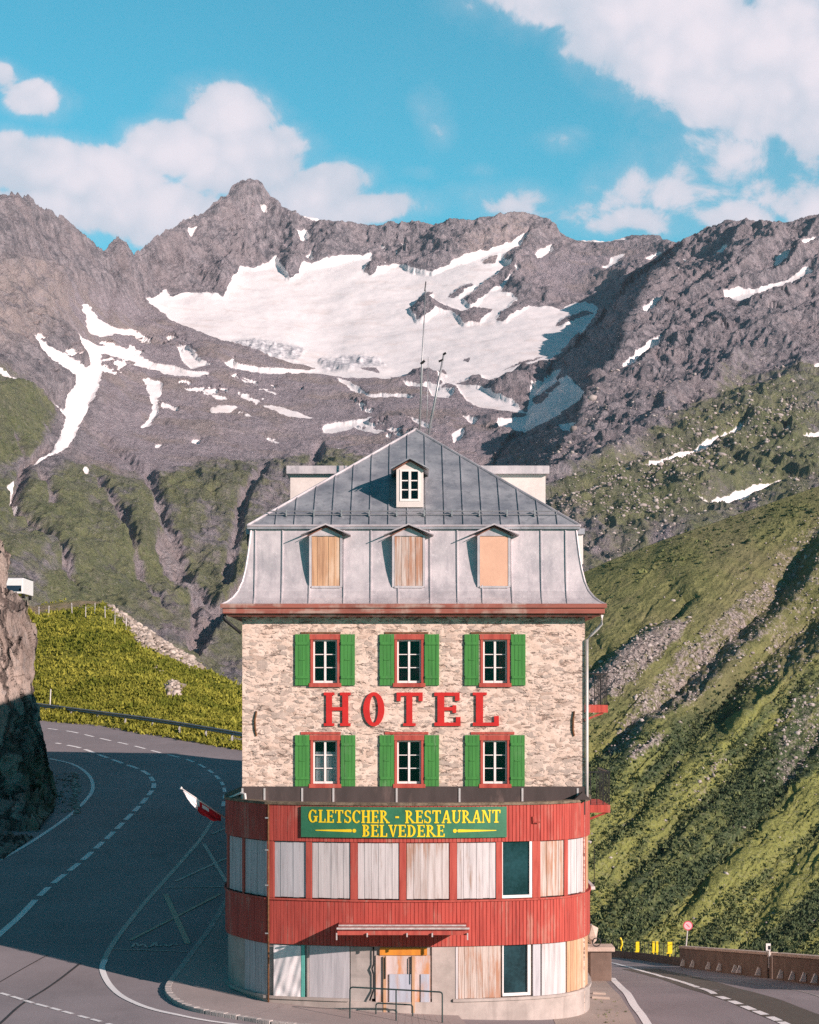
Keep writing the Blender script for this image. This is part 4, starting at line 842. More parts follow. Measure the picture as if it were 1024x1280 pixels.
# ------------------------------------------------------------------ the hotel
DF = 65.0                                            # distance of the stone front
def fx(px, d=DF): return (px - CX) * d / F
def fz(py, d=DF): return CAMZ + (HY - py) * d / F
hotel = thing('hotel', 'tall rubble stone hotel with zinc mansard roof, green shutters and red clad round front', 'hotel', (0.13, 65.0, 0.0))
HXL, HXR, HYB = -5.36, 5.62, 108.0
WZ = [(fz(856), fz(794)), (fz(982), fz(920))]        # sill and head heights of the two rows
WXC = [fx(406.5), fx(511.5), fx(619)]; WHW = .47
# stone front with real openings
mb = MB()
xb = [HXL] + [v for c in WXC for v in (c - WHW, c + WHW)] + [HXR]
zb = [-1.0, WZ[1][0], WZ[1][1], WZ[0][0], WZ[0][1], 12.75]
for i in range(len(xb) - 1):
    for j in range(len(zb) - 1):
        if i % 2 == 1 and j in (1, 3): continue
        mb.face([(xb[i], DF, zb[j]), (xb[i + 1], DF, zb[j]), (xb[i + 1], DF, zb[j + 1]), (xb[i], DF, zb[j + 1])])
for c in WXC:
    for z0, z1 in WZ:
        a, b, e = c - WHW, c + WHW, DF + .34
        mb.face([(a, DF, z0), (a, DF, z1), (a, e, z1), (a, e, z0)]); mb.face([(b, DF, z1), (b, DF, z0), (b, e, z0), (b, e, z1)])
        mb.face([(a, DF, z1), (b, DF, z1), (b, e, z1), (a, e, z1)]); mb.face([(b, DF, z0), (a, DF, z0), (a, e, z0), (b, e, z0)])
for xx, s in ((HXL, 1), (HXR, -1)):
    q = [(xx, DF, -1), (xx, DF, 12.75), (xx, HYB, 12.75), (xx, HYB, -5 if s < 0 else -1)]; mb.face(q if s > 0 else q[::-1])
mb.face([(HXR, HYB, -5), (HXL, HYB, -5), (HXL, HYB, 12.75), (HXR, HYB, 12.75)])
mb.build('stone_wall', M['stone'], hotel)

def window(c, z0, z1, parent, curtain=None, low=True):
    hw = WHW; y = DF
    m = MB(); t = .085
    m.box(c - hw, c - hw + t, y - .035, y + .16, z0, z1 - .14); m.box(c + hw - t, c + hw, y - .035, y + .16, z0, z1 - .14); m.box(c - hw - .03, c + hw + .03, y - .05, y + .16, z1 - .14, z1 + .03)
    w = m.build('window', M['redtrim'], parent, bevel=.008)
    s = MB(); ys, ye = y + .10, y + .155; a, b, zt, zl = c - hw + t + .002, c + hw - t - .002, z1 - .142, z0 + .06
    s.box(a, a + .05, ys, ye, zl, zt); s.box(b - .05, b, ys, ye, zl, zt); s.box(c - .034, c + .034, ys - .01, ye, zl, zt); s.box(a + .05, c - .034, ys, ye, zl, zl + .07); s.box(c + .034, b - .05, ys, ye, zl, zl + .07)
    s.box(a + .05, c - .034, ys, ye, zt - .05, zt); s.box(c + .034, b - .05, ys, ye, zt - .05, zt)
    for k in (1, 2):
        zz = zl + .07 + (zt - zl - .12) * k / 3; s.box(a + .05, c - .034, ys + .01, ye - .005, zz - .013, zz + .013); s.box(c + .034, b - .05, ys + .01, ye - .005, zz - .013, zz + .013)
    s.build('sash', M['white'], w)
    p = MB(); p.face([(a, y + .135, zl), (b, y + .135, zl), (b, y + .135, zt), (a, y + .135, zt)]); p.build('pane', M['glass'], w)
    q = MB(); q.box(c - hw - .05, c + hw + .05, y - .09, y + .10, z0 - .075, z0 + .055); q.build('sill', M['redtrim'] if low else M['redtrim'], w, bevel=.01)
    r = MB(); yb = y + 1.0; a2, b2 = c - hw, c + hw
    r.face([(a2, yb, z0), (b2, yb, z0), (b2, yb, z1), (a2, yb, z1)])
    for xx in (a2, b2): r.face([(xx, y + .341, z0), (xx, yb, z0), (xx, yb, z1), (xx, y + .341, z1)])
    for zz in (z0, z1): r.face([(a2, y + .341, zz), (b2, y + .341, zz), (b2, yb, zz), (a2, yb, zz)])
    r.build('dark_room', M['interior'], w)
    if curtain:
        x0, x1, h0, h1, mt = curtain; cm_ = MB(); n = 26
        for i in range(n):
            u0, u1 = i / n, (i + 1) / n; f = lambda u: y + .22 + .018 * math.sin(u * 40)
            cm_.face([(x0 + (x1 - x0) * u0, f(u0), h0), (x0 + (x1 - x0) * u1, f(u1), h0), (x0 + (x1 - x0) * u1, f(u1), h1), (x0 + (x1 - x0) * u0, f(u0), h1)])
        cm_.build('curtain', M[mt], w, True)
    return w
def shutter(c, z0, z1, hw=.235):
    m = MB(); n = 4; y1 = DF - .02; y0 = y1 - .045
    for i in range(n):
        a = c - hw + 2 * hw * i / n; m.box(a + .004, a + 2 * hw / n - .004, y0, y1, z0, z1)
    for f in (.16, .82): m.box(c - hw + .02, c + hw - .02, y0 - .028, y0 - .001, z0 + (z1 - z0) * f - .045, z0 + (z1 - z0) * f + .045)
    m.box(c - .09, c + .09, y0 - .02, y0 - .001, z0 + (z1 - z0) * .5 - .012, z0 + (z1 - z0) * .5 + .012)
    return m
for r, (z0, z1) in enumerate(WZ):
    for k, c in enumerate(WXC):
        cur = None
        if r == 1 and k == 0: cur = (c - .39, c + .39, z0 + .05, z0 + 1.08, 'lace')
        if r == 0 and k == 2: cur = (c + .12, c + .39, z0 + .1, z1 - .15, 'redcurtain')
        w = window(c, z0, z1, hotel, cur)
        l = MB(); l.box(c - .78, c + (.62 if k else .5), DF - .03, DF - .002, z1 + .05 + .0, z1 + (.10 if r == 0 else .13)); l.build('lintel', M['rust'] if r == 0 else M['redtrim'], w)
        for sx in (-1, 1):
            jig = rng.uniform(-.02, .02)
            sh = shutter(c + sx * (WHW + .26) + jig, z0 - .02, z1 + .03); sh.build('shutter', M['green'], hotel)
            h_ = None
# dark boarding along the foot of the stone front, with pale battens
m = MB(); m.box(HXL - .01, HXR + .01, DF - .07, DF - .002, 6.2, fz(983)); m.build('base_boarding', M['darkboard'], hotel)
for px in (303.5, 331, 378, 417, 496, 574.5, 653, 722):
    b = MB(); b.box(fx(px) - .03, fx(px) + .03, DF - .10, DF - .071, 6.4, fz(985)); b.build('batten', M['grey'], hotel)
# iron wall anchors with rust
for px, kx_ in ((320, 0), (717, 1)):
    a = MB(); x_ = fx(px); a.tube([(x_ + .02, DF - .03, fz(889)), (x_ - .03 + .02 * kx_, DF - .05, fz(900)), (x_ - .02, DF - .04, fz(912)), (x_ + .02, DF - .02, fz(920))], .032, 6); a.build('wall_anchor', M['rust'], hotel)

# eaves: fascia, soffit with rafter ends
OX, OY = .58, .62
EXL, EXR, EY = HXL - OX, HXR + OX, DF - OY
m = MB(); m.box(EXL, EXR, EY, HYB + .4, 12.62, 12.90); e = m.build('eaves', M['eave'], hotel, bevel=.015)
m = MB(); m.box(EXL - .06, EXR + .06, EY - .06, EY - .004, 12.80, 12.93); m.box(EXL + .15, EXR - .15, EY + .15, EY + .3, 12.54, 12.616); m.build('cornice_board', M['eave'], hotel)
for i in range(30):
    m = MB(); x_ = HXL - .15 + (HXR - HXL + .3) * i / 29; m.box(x_ - .05, x_ + .05, EY + .34, DF - .004, 12.50, 12.616); m.build('rafter_end', M['soffit'], hotel)

# mansard: concave zinc skirt
PROF = [(-.62, 12.905), (-.46, 12.99), (-.28, 13.14), (-.12, 13.36), (.00, 13.66), (.09, 14.05), (.16, 14.5), (.22, 15.0), (.27, 15.46)]
def ring(i, z): return [(HXL + i, DF + i, z), (HXR - i, DF + i, z), (HXR - i, HYB - i, z), (HXL + i, HYB - i, z)]
m = MB()
for (i0, z0), (i1, z1) in zip(PROF[:-1], PROF[1:]):
    r0, r1 = ring(i0, z0), ring(i1, z1)
    for k in range(4): m.face([r0[k], r0[(k + 1) % 4], r1[(k + 1) % 4], r1[k]])
def seam_front(mb_, x_, prof, h=.045, w=.018):
    for (i0, z0), (i1, z1) in zip(prof[:-1], prof[1:]):
        mb_.hexa([(x_ - w, DF + i0 + .01, z0), (x_ - w, DF + i0 - h, z0), (x_ + w, DF + i0 - h, z0), (x_ + w, DF + i0 + .01, z0), (x_ - w, DF + i1 + .01, z1), (x_ - w, DF + i1 - h, z1), (x_ + w, DF + i1 - h, z1), (x_ + w, DF + i1 + .01, z1)])
for px in (319, 353, 387, 430, 464, 498, 538, 572, 603, 640, 677, 708): seam_front(m, fx(px), PROF)
for sx, xx in ((-1, HXL), (1, HXR)):
    for y_ in np.arange(DF + 1.2, HYB, 1.6):
        for (i0, z0), (i1, z1) in zip(PROF[:-1], PROF[1:]):
            a0, a1 = xx - sx * i0, xx - sx * i1
            m.hexa([(a0, y_ - .02, z0), (a0 + sx * .045, y_ - .02, z0), (a0 + sx * .045, y_ + .02, z0), (a0, y_ + .02, z0), (a1, y_ - .02, z1), (a1 + sx * .045, y_ - .02, z1), (a1 + sx * .045, y_ + .02, z1), (a1, y_ + .02, z1)])
for (xx, sx) in ((HXL, 1), (HXR, -1)):
    m.tube([(xx + sx * i, DF + i, z) for i, z in PROF], .035, 6)
mans = m.build('mansard_roof', M['zinc_low'], hotel)
# upper hip roof
UZ, ui = 15.47, .14
UXL, UXR, UYF, UYB = HXL + ui, HXR - ui, DF + ui, HYB - ui
RXc, RYF, RYB, RZ = fx(519.5, 71.2), 71.2, HYB - 6.2, fz(537, 71.2)
m = MB()
A_, B_, C_, D_ = (UXL, UYF, UZ), (UXR, UYF, UZ), (UXR, UYB, UZ), (UXL, UYB, UZ); E_, G_ = (RXc, RYF, RZ), (RXc, RYB, RZ)
m.face([A_, B_, E_]); m.face([B_, C_, G_, E_]); m.face([C_, D_, G_]); m.face([D_, A_, E_, G_])
m.box(UXL, UXR, UYF, UYB, UZ - .10, UZ - .004)
SLF = (RZ - UZ) / (RYF - UYF)
def front_slope(x_, z): return UYF + (z - UZ) / SLF
def top_at(x_): return UZ + (RZ - UZ) * ((x_ - UXL) / (RXc - UXL) if x_ < RXc else (UXR - x_) / (UXR - RXc))
for k in range(-9, 10):
    x_ = RXc - .28 + k * .605
    if x_ < UXL + .35 or x_ > UXR - .35 or abs(x_ - fx(512, 66.2)) < .0: continue
    z1 = top_at(x_) - .03; z0 = UZ + .02; w = .015
    if z1 - z0 < .2: continue
    a, b = front_slope(x_, z0), front_slope(x_, z1); n_ = (-.018, .028)
    m.hexa([(x_ - w, a, z0), (x_ - w, a + n_[0], z0 + n_[1]), (x_ + w, a + n_[0], z0 + n_[1]), (x_ + w, a, z0), (x_ - w, b, z1), (x_ - w, b + n_[0], z1 + n_[1]), (x_ + w, b + n_[0], z1 + n_[1]), (x_ + w, b, z1)])
hip = m.build('hip_roof', M['zinc_up'], hotel)
m = MB(); m.tube([A_, E_], .05, 6); m.tube([B_, E_], .05, 6); m.tube([E_, G_], .07, 6); m.tube([A_, B_], .04, 6); m.tube([A_, D_], .04, 6); m.tube([B_, C_], .04, 6); m.build('ridge_capping', M['zinc_low'], hip)
m = MB(); gzv = 15.86; gy = front_slope(0, gzv) - .12
m.tube([(fx(336, 65.6), gy, gzv + .12), (fx(698, 65.6), gy, gzv + .12)], .022, 6); m.tube([(fx(336, 65.6), gy + .03, gzv + .02), (fx(698, 65.6), gy + .03, gzv + .02)], .018, 6)
for i in range(10):
    x_ = fx(358 + 34.5 * i, 65.6); m.box(x_ - .02, x_ + .02, gy - .03, gy + .16, gzv - .05, gzv + .17)
m.build('snow_guard', M['steel'], hip)

# three boarded dormers in the mansard
def gable_roof(mb_, c, hw, y0, y1, ze, za, t=.05):
    for s in (-1, 1):
        mb_.hexa([(c, y0, za), (c, y1, za), (c + s * hw, y1, ze), (c + s * hw, y0, ze), (c, y0, za + t), (c, y1, za + t), (c + s * hw, y1, ze + t * .6), (c + s * hw, y0, ze + t * .6)])
for k, (px, mt) in enumerate(((407.5, 'panel_bare'), (511, 'panel_peel2'), (617.5, 'panel_salmon'))):
    c = fx(px); y0 = DF - .10; z0, z1 = fz(734), fz(671)
    m = MB(); hw = .53
    m.box(c - hw, c - .455, y0, DF + .6, z0, z1 + .02); m.box(c + .455, c + hw, y0, DF + .6, z0, z1 + .02); m.box(c - .455, c + .455, y0 + .06, DF + .6, z0 - .02, z1 + .02); m.box(c - .455, c + .455, y0 - .02, y0 + .058, z0 - .03, z0 + .035)
    m.prism([(c - hw, z1 + .021), (c + hw, z1 + .021), (c, z1 + .33)], lambda a, b, h: (a, h, b), y0 + .01, DF + .7)
    dm = m.build('dormer', M['zinc_low'], hotel)
    p = MB()
    if mt == 'panel_salmon': p.box(c - .45, c + .45, y0 + .015, y0 + .055, z0 + .04, z1)
    else:
        n = 5 if k == 0 else 4
        for i in range(n):
            a = c - .45 + .9 * i / n; p.box(a + .004, a + .9 / n - .006, y0 + .015 + .006 * ((i * 7) % 3), y0 + .055, z0 + .04, z1 - .01 * (i % 2))
    p.build('boarded_panel', M['panel_salmon'] if k == 2 else (M['panel_bare'] if k == 0 else M['panel_peel']), dm)
    r = MB(); gable_roof(r, c, .80, y0 - .22, DF + .9, z1 + .035, z1 + .36); r.build('dormer_roof', M['zinc_low'], dm)
    r = MB(); gable_roof(r, c, .60, y0 - .05, y0 + .02, z1 + .005, z1 + .29, .035); r.build('bargeboard', M['soffit'], dm)
# small window dormer in the upper slope
dY = 66.1; c = fx(512.5, dY); z0, z1 = fz(634, dY), fz(587, dY)
m = MB(); hw = .44; yb = 68.4
m.box(c - hw, c - .325, dY, yb, z0, z1); m.box(c + .325, c + hw, dY, yb, z0, z1); m.box(c - .325, c + .325, dY, yb, z0, z0 + .20); m.box(c - .325, c + .325, dY + .3, yb, z0 + .20, z1)
m.prism([(c - hw, z1 + .001), (c + hw, z1 + .001), (c, z1 + .27)], lambda a, b, h: (a, h, b), dY, yb + .6)
dm = m.build('dormer', M['plaster'], hotel)
w = MB(); w.box(c - .325, c - .265, dY - .02, dY + .08, z0 + .2, z1); w.box(c + .265, c + .325, dY - .02, dY + .08, z0 + .2, z1); w.box(c - .265, c + .265, dY - .02, dY + .08, z0 + .2, z0 + .27); w.box(c - .265, c + .265, dY - .02, dY + .08, z1 - .06, z1); w.box(c - .04, c + .04, dY - .025, dY + .07, z0 + .27, z1 - .06)
for k in (1, 2):
    zz = z0 + .27 + (z1 - z0 - .33) * k / 3; w.box(c - .265, c - .04, dY, dY + .06, zz - .018, zz + .018); w.box(c + .04, c + .265, dY, dY + .06, zz - .018, zz + .018)
w.build('sash', M['white'], dm)
p = MB(); p.face([(c - .27, dY + .05, z0 + .25), (c + .27, dY + .05, z0 + .25), (c + .27, dY + .05, z1 - .03), (c - .27, dY + .05, z1 - .03)]); p.build('pane', M['glass'], dm)
p = MB(); p.face([(c - .324, dY + .29, z0 + .2), (c + .324, dY + .29, z0 + .2), (c + .324, dY + .29, z1), (c - .324, dY + .29, z1)]); p.build('dark_room', M['interior'], dm)
r = MB(); gable_roof(r, c, .62, dY - .22, yb + 1.0, z1 + .0, z1 + .33, .06); r.build('dormer_roof', M['zinc_up'], dm)
r = MB(); gable_roof(r, c, .55, dY - .10, dY - .03, z1 - .04, z1 + .27, .04); r.build('bargeboard', M['soffit'], dm)
# flat topped side dormers
for s, xo, xi in ((-1, fx(363, 76), -1.0), (1, fx(682, 76), 1.4)):
    m = MB(); m.box(min(xo, xi), max(xo, xi), 76, 81, 15.4, fz(593, 76)); dm = m.build('side_dormer', M['plaster'], hotel)
    r = MB(); xo2 = xo + s * .13; r.box(min(xo2, xi), max(xo2, xi), 75.75, 81.3, fz(593, 76) + .003, fz(583, 76)); r.build('flat_roof', M['zinc_low'], dm)
    if s < 0: pass
for s, xa, xb_, mt, za, zc in ((1, 5.2, fx(729, 70), 'plaster', fz(705, 70), fz(668, 70)), (-1, fx(309, 70), -5.0, 'darkgreen', fz(682, 70), fz(668, 70))):
    m = MB(); m.box(xa, xb_, 70, 72.2, za, zc); dm = m.build('side_dormer', M[mt], hotel)
    r = MB(); r.box(xa - .03, xb_ + .05, 69.9, 72.4, zc + .003, zc + .20); r.build('flat_roof', M['zinc_up'], dm)

# downpipes
m = MB(); xr = HXR + .06
m.tube([(EXR - .06, EY + .2, 12.58), (EXR - .08, EY + .25, 12.30), (EXR - .22, EY + .4, 12.12), (xr + .12, DF - .1, 11.95), (xr, DF - .06, 11.8), (xr, DF - .06, 9.0), (xr, DF - .06, 6.7)], .052, 8); m.build('downpipe', M['pipewhite'], hotel, True)
m = MB(); m.tube([(EXL + .04, EY + .2, 12.58), (EXL + .06, EY + .25, 12.42), (EXL + .28, EY + .42, 12.24), (HXL - .04, DF - .08, 12.02)], .055, 8); m.build('downpipe', M['black'], hotel, True)
# balconies on the right flank
for (y0, y1, x1, py, ztop) in ((70.0, 74.0, fx(760, 70), 886, 843), (69.0, 73.0, fx(763, 69), 1011, 966)):
    zc = fz(py, y0); m = MB(); m.box(HXR + .01, x1, y0, y1, zc - .13, zc + .13); b = m.build('balcony', M['red'], hotel)
    m = MB(); zt = fz(ztop, y0)
    for x_ in np.linspace(HXR + .12, x1 - .03, 6): m.box(x_ - .014, x_ + .014, y0 + .02, y0 + .05, zc + .131, zt)
    for y_ in np.arange(y0 + .4, y1, .55): m.box(x1 - .05, x1 - .02, y_ - .012, y_ + .012, zc + .131, zt)
    m.box(HXR + .02, x1 - .01, y0 + .01, y0 + .06, zt + .002, zt + .05); m.box(x1 - .06, x1 - .01, y0 + .062, y1, zt + .002, zt + .05); m.build('railing', M['black'], b)
    m = MB(); m.tube([(x1 - .15, y0 + .1, zc - .14), (HXR + .02, y0 + .1, zc - .55)], .04, 6); m.build('strut', M['redtrim'], b)
m = MB(); y0 = 74; x1 = fx(744, y0); m.box(5.9, x1, y0, y0 + 3, fz(1112, y0), fz(1108, y0)); b = m.build('balcony', M['plaster'], hotel)
m = MB()
for x_ in np.linspace(5.95, x1 - .03, 4): m.box(x_ - .014, x_ + .014, y0, y0 + .03, fz(1108, y0) + .001, fz(1055, y0))
m.build('railing', M['black'], b)

# ------------------------------------------------------------------ rounded restaurant front (part of the hotel)
PLAN = [(-5.75, 80), (-6.02, 74), (-6.10, 69.5), (-6.06, 67.4), (-5.84, 66.0), (-5.45, 65.05), (-4.98, 64.2), (-4.56, 63.55), (-4.44, 63.40), (-3.2, 62.98), (-1.6, 62.62), (0, 62.50), (1.6, 62.60), (3.2, 62.95), (4.35, 63.42), (5.05, 64.05), (5.55, 65.0), (5.82, 66.2), (5.92, 68), (5.9, 73), (5.8, 80)]
pq, ps = resample(PLAN, .02)
ptg = np.gradient(pq, axis=0); ptg /= np.linalg.norm(ptg, axis=1, keepdims=True); pn = np.stack([ptg[:, 1], -ptg[:, 0]], 1)
ppx = CX + F * pq[:, 0] / pq[:, 1]
iL, iR = int(np.argmin(ppx[:len(ppx) // 2])), len(ppx) // 2 + int(np.argmax(ppx[len(ppx) // 2:]))
def s_of(px): return float(np.interp(px, ppx[iL:iR + 1], ps[iL:iR + 1]))
def cp(s, off=0.0):
    x_, y_ = np.interp(s, ps, pq[:, 0]), np.interp(s, ps, pq[:, 1]); nx, ny = np.interp(s, ps, pn[:, 0]), np.interp(s, ps, pn[:, 1])
    return x_ + nx * off, y_ + ny * off
def strip(mb_, s0, s1, z0, z1, o0, o1, step=.25, mi=0):
    """a curved slab hugging the plan between s0 and s1, from offset o0 out to o1"""
    n = max(1, int(math.ceil((s1 - s0) / step))); S = np.linspace(s0, s1, n + 1)
    for a, b in zip(S[:-1], S[1:]):
        (ax, ay), (bx, by), (cx_, cy_), (dx_, dy_) = cp(a, o0), cp(b, o0), cp(b, o1), cp(a, o1)
        mb_.face([(dx_, dy_, z0), (cx_, cy_, z0), (cx_, cy_, z1), (dx_, dy_, z1)], mi); mb_.face([(ax, ay, z1), (dx_, dy_, z1), (cx_, cy_, z1), (bx, by, z1)], mi); mb_.face([(ax, ay, z0), (bx, by, z0), (cx_, cy_, z0), (dx_, dy_, z0)], mi)
    for s, fl in ((s0, 1), (s1, 0)):
        (ax, ay), (bx, by) = cp(s, o0), cp(s, o1); q = [(ax, ay, z0), (bx, by, z0), (bx, by, z1), (ax, ay, z1)]; mb_.face(q if fl else q[::-1], mi)
    return mb_
def planks(mb_, s0, s1, z0, z1, o, pitch=.19, t=.03):
    n = max(1, round((s1 - s0) / pitch)); S = np.linspace(s0, s1, n + 1)
    for i, (a, b) in enumerate(zip(S[:-1], S[1:])): strip(mb_, a + .004, b - .004, z0 + .01 * ((i * 5) % 3) * .5, z1, o - .02, o + t * (.7 + .3 * ((i * 3) % 2)), 1.0)
    return mb_
SA, SB = float(ps[2]), float(ps[-3])
ZB = [6.62, 5.49, 3.71, 2.28, .66]
def slats(z0, z1, off):
    mb_ = MB(); wd = .118; n = int((SB - SA) / wd)
    S = []
    for i in range(n):
        s = SA + i * wd; S += [(s, off), (s + wd - .022, off), (s + wd - .011, off - .022)]
    pts = [cp(s, o) for s, o in S]
    for (a, b) in zip(pts[:-1], pts[1:]): mb_.face([(a[0], a[1], z0), (b[0], b[1], z0), (b[0], b[1], z1), (a[0], a[1], z1)])
    strip(mb_, SA, SB, z0, z1 - .01, off - .14, off - .03, .3)
    return mb_
slats(ZB[1], ZB[0], .06).build('cladding_band', M['red'], hotel); slats(ZB[3], ZB[2], .06).build('cladding_band', M['red'], hotel)
m = MB(); strip(m, SA, SB, ZB[0] + .002, ZB[0] + .085, -.35, .10, .2); m.build('coping', M['coping'], hotel)
m = MB(); strip(m, SA, SB, ZB[2] - .055, ZB[2] + .0, .063, .10, .2); m.build('ledge_trim', M['redtrim'], hotel)
# flat roof of the front
m = MB(); S = np.linspace(SA, SB, 90); tp = [cp(s, -.3) for s in S]; m.face([(x_, y_, ZB[0] - .02) for x_, y_ in tp]); m.build('terrace_roof', M['gravel'], hotel)
# backing walls
m = MB(); strip(m, SA, SB, ZB[2] + .003, ZB[1] - .002, -.20, -.06, .2); m.build('upper_wall', M['darkboard'], hotel)
m = MB()
sw0, sw1 = s_of(626), s_of(666)
strip(m, SA, sw0, ZB[4], ZB[3] - .002, -.20, -.03, .2); m.build('lower_wall', M['concrete'], hotel)
m = MB(); strip(m, sw1, SB, ZB[4], ZB[3] - .002, -.20, -.03, .2); m.build('lower_wall', M['concrete'], hotel)
m = MB(); strip(m, SA, SB, -1.2, ZB[4] - .09, -.3, .055, .2); m.build('plinth', M['plinth'], hotel)
m = MB(); strip(m, SA, s_of(437), ZB[4] - .089, ZB[4] - .002, -.25, .11, .2); m.build('plinth_ledge', M['plinth'], hotel)
m = MB(); strip(m, s_of(566), SB, ZB[4] - .089, ZB[4] - .002, -.25, .11, .2); m.build('plinth_ledge', M['plinth'], hotel)
# upper row: red posts and boarded panels
posts = [(283.5, 287), (304, 306.5), (334.5, 343), (383, 390), (438.5, 447), (499.5, 508), (562, 571), (620, 627.5), (665, 675), (704.5, 709), (728.5, 731)]
for a, b in posts:
    s0, s1 = (s_of(a), s_of(b)) if a > 284 else (s_of(287) - .5, s_of(287))
    m = MB(); strip(m, s0, s1, ZB[2] + .004, ZB[1] - .003, -.06, .035, .1); m.build('post', M['redtrim'], hotel)
pan_mats = ['panel_grey', 'panel_grey', 'panel_grey', 'panel_white', 'panel_white', 'panel_white2', 'panel_white', None, 'panel_peel', 'panel_white']
M['panel_white2'] = mat_wood('streaked_white_boards', (.60, .545, .53), (.40, .33, .30), (.38, .21, .14), .5, 9.0)
for k in range(len(posts) - 1):
    s0, s1 = s_of(posts[k][1]), s_of(posts[k + 1][0])
    if pan_mats[k]:
        m = MB(); planks(m, s0 + .012, s1 - .012, ZB[2] + .03, ZB[1] - .03, -.025, .21); m.build('boarded_panel', M[pan_mats[k]], hotel)
    else:
        for (za, zb_, sa, sb) in ((ZB[2] + .02, ZB[1] - .01, s0, s1),):
            w = MB(); strip(w, sa, sb, za, za + .09, -.06, .02, 9); strip(w, sb - .09, sb, za + .091, zb_, -.06, .02, 9); strip(w, sa, sa + .03, za + .091, zb_, -.06, .0, 9); wo = w.build('window', M['white'], hotel)
            p = MB(); strip(p, sa + .03, sb - .09, za + .09, zb_, -.045, -.04, 9); p.build('pane', M['shopglass'], wo)
# white end board at the right edge
m = MB(); planks(m, s_of(731), s_of(736.5), ZB[2] + .03, ZB[1] - .03, -.025, .3); m.build('boarded_panel', M['panel_bare'], hotel)
# lower row
def lower(name, a, b, mt, z0=ZB[4], z1=ZB[3] - .02, o=-.01, pk=.2, pl=True):
    m_ = MB()
    if pl: planks(m_, s_of(a), s_of(b), z0, z1, o, pk)
    else: strip(m_, s_of(a), s_of(b), z0, z1, o - .02, o + .03, .2)
    return m_.build(name, M[mt], hotel)
lower('boarded_panel', 306.5, 335, 'panel_grey'); lower('boarded_panel', 387, 437, 'panel_grey', pl=False)
lower('boarded_panel', 573, 626, 'panel_peel'); lower('boarded_panel', 677, 706, 'panel_white', pl=False); lower('boarded_panel', 708.5, 734, 'panel_bare')
lower('post', 384.5, 386.5, 'concrete', pl=False, o=.03); lower('post', 569.5, 572.5, 'panel_white', pl=False, o=.02); lower('post', 666, 675, 'panel_grey', pl=False, o=.0)
# wrinkled plastic sheet hung over the second bay
m = MB(); nS, nZ = 22, 26; S = np.linspace(s_of(343), s_of(377), nS); Zs = np.linspace(ZB[4] - .05, ZB[3] - .04, nZ); G_ = []
for j, zz in enumerate(Zs):
    rw = []
    for i, s in enumerate(S):
        f = .05 + .010 * math.sin(i * .45 + j * .25 + math.sin(j * .21) * 2) + .007 * math.sin(i * 1.1 - j * .5) + .022 * math.exp(-((i - j * .8) / 3.0) ** 2)
        rw.append((*cp(s, f), zz + .05 * math.sin(i * .4) * (1 - j / nZ)))
    G_.append(rw)
for j in range(nZ - 1):
    for i in range(nS - 1): m.face([G_[j][i], G_[j][i + 1], G_[j + 1][i + 1], G_[j + 1][i]])
m.build('plastic_sheet', M['sheet'], hotel, True)
lower('edge_strip', 377.5, 381.5, 'teal', pl=False, o=.03)
# lower window
sa, sb = s_of(628), s_of(663); za, zb_ = fz(1245, 62.9), ZB[3] - .02
w = MB(); strip(w, sa, sb, za, za + .09, -.1, .03, 9); strip(w, sb - .10, sb, za + .091, zb_, -.1, .03, 9); strip(w, sa, sa + .04, za + .091, zb_, -.1, .01, 9); wo = w.build('window', M['white'], hotel)
p = MB(); strip(p, sa + .04, sb - .10, za + .09, zb_, -.06, -.05, 9); p.build('pane', M['shopglass'], wo)
# entrance: boarded double door
gd = gzs(-.2, 62.2) + .13
m = MB(); strip(m, s_of(470), s_of(538), gd, ZB[3] - .28, -.02, .02, 9); dr = m.build('door', M['door'], hotel)
m = MB(); strip(m, s_of(487), s_of(514), gd + .12, ZB[3] - .85, .021, .05, 9); m.build('door_panel', M['bluegrey'], dr)
m = MB(); strip(m, s_of(526), s_of(537), gd + .25, ZB[3] - .85, .021, .04, 9); m.build('door_panel', M['bluegrey'], dr)
m = MB(); strip(m, s_of(475), s_of(534), ZB[3] - .27, ZB[3] - .03, -.02, .05, 9); m.build('door_lintel', M['orange'], dr)
for a, b in ((479.5, 483), (515, 518.5)):
    m = MB(); strip(m, s_of(a), s_of(b), gd, ZB[3] - .3, .022, .075, 9); m.build('door_batten', M['panel_bare'], dr)
for pxx in (482, 514.5):
    m = MB(); x_, y_ = cp(s_of(pxx), .1); m.tube([(x_, y_ + .05, ZB[3] - .30), (x_, y_, ZB[3] - .33), (x_, y_, gd + (1.05 if pxx < 500 else .9))], .016, 6); m.build('door_bar', M['black'], dr)
m = MB(); x_, y_ = cp(s_of(467.5), .07); m.tube([(x_, y_, ZB[3] - .02), (x_, y_, 1.75), (x_ - .05, y_ - .02, 1.6), (x_, y_, 1.4), (x_, y_, .95), (x_ - .12, y_ - .05, .62)], .026, 8); m.build('conduit', M['black'], hotel, True)
m = MB(); planks(m, s_of(438.5), s_of(465), .05, ZB[3] - .02, -.01, .5); m.build('wall_facing', M['concrete'], hotel)
m = MB(); strip(m, s_of(540), s_of(569), .05, ZB[3] - .02, -.02, .03, .3); m.build('wall_facing', M['plinth'], hotel)
# vertical pipe on the left corner
m = MB(); x_, y_ = cp(s_of(337.5), .11); m.tube([(x_, y_, ZB[0]), (x_, y_, -.0)], .03, 8); m.build('downpipe', M['rust'], hotel, True)
m = MB(); x_, y_ = cp(s_of(336), .14)
for zz in (6.2, 5.2, 4.1, 2.6): m.box(x_ - .05, x_ + .05, y_ - .03, y_ + .06, zz - .02, zz + .02)
m.build('pipe_clip', M['steel'], hotel)
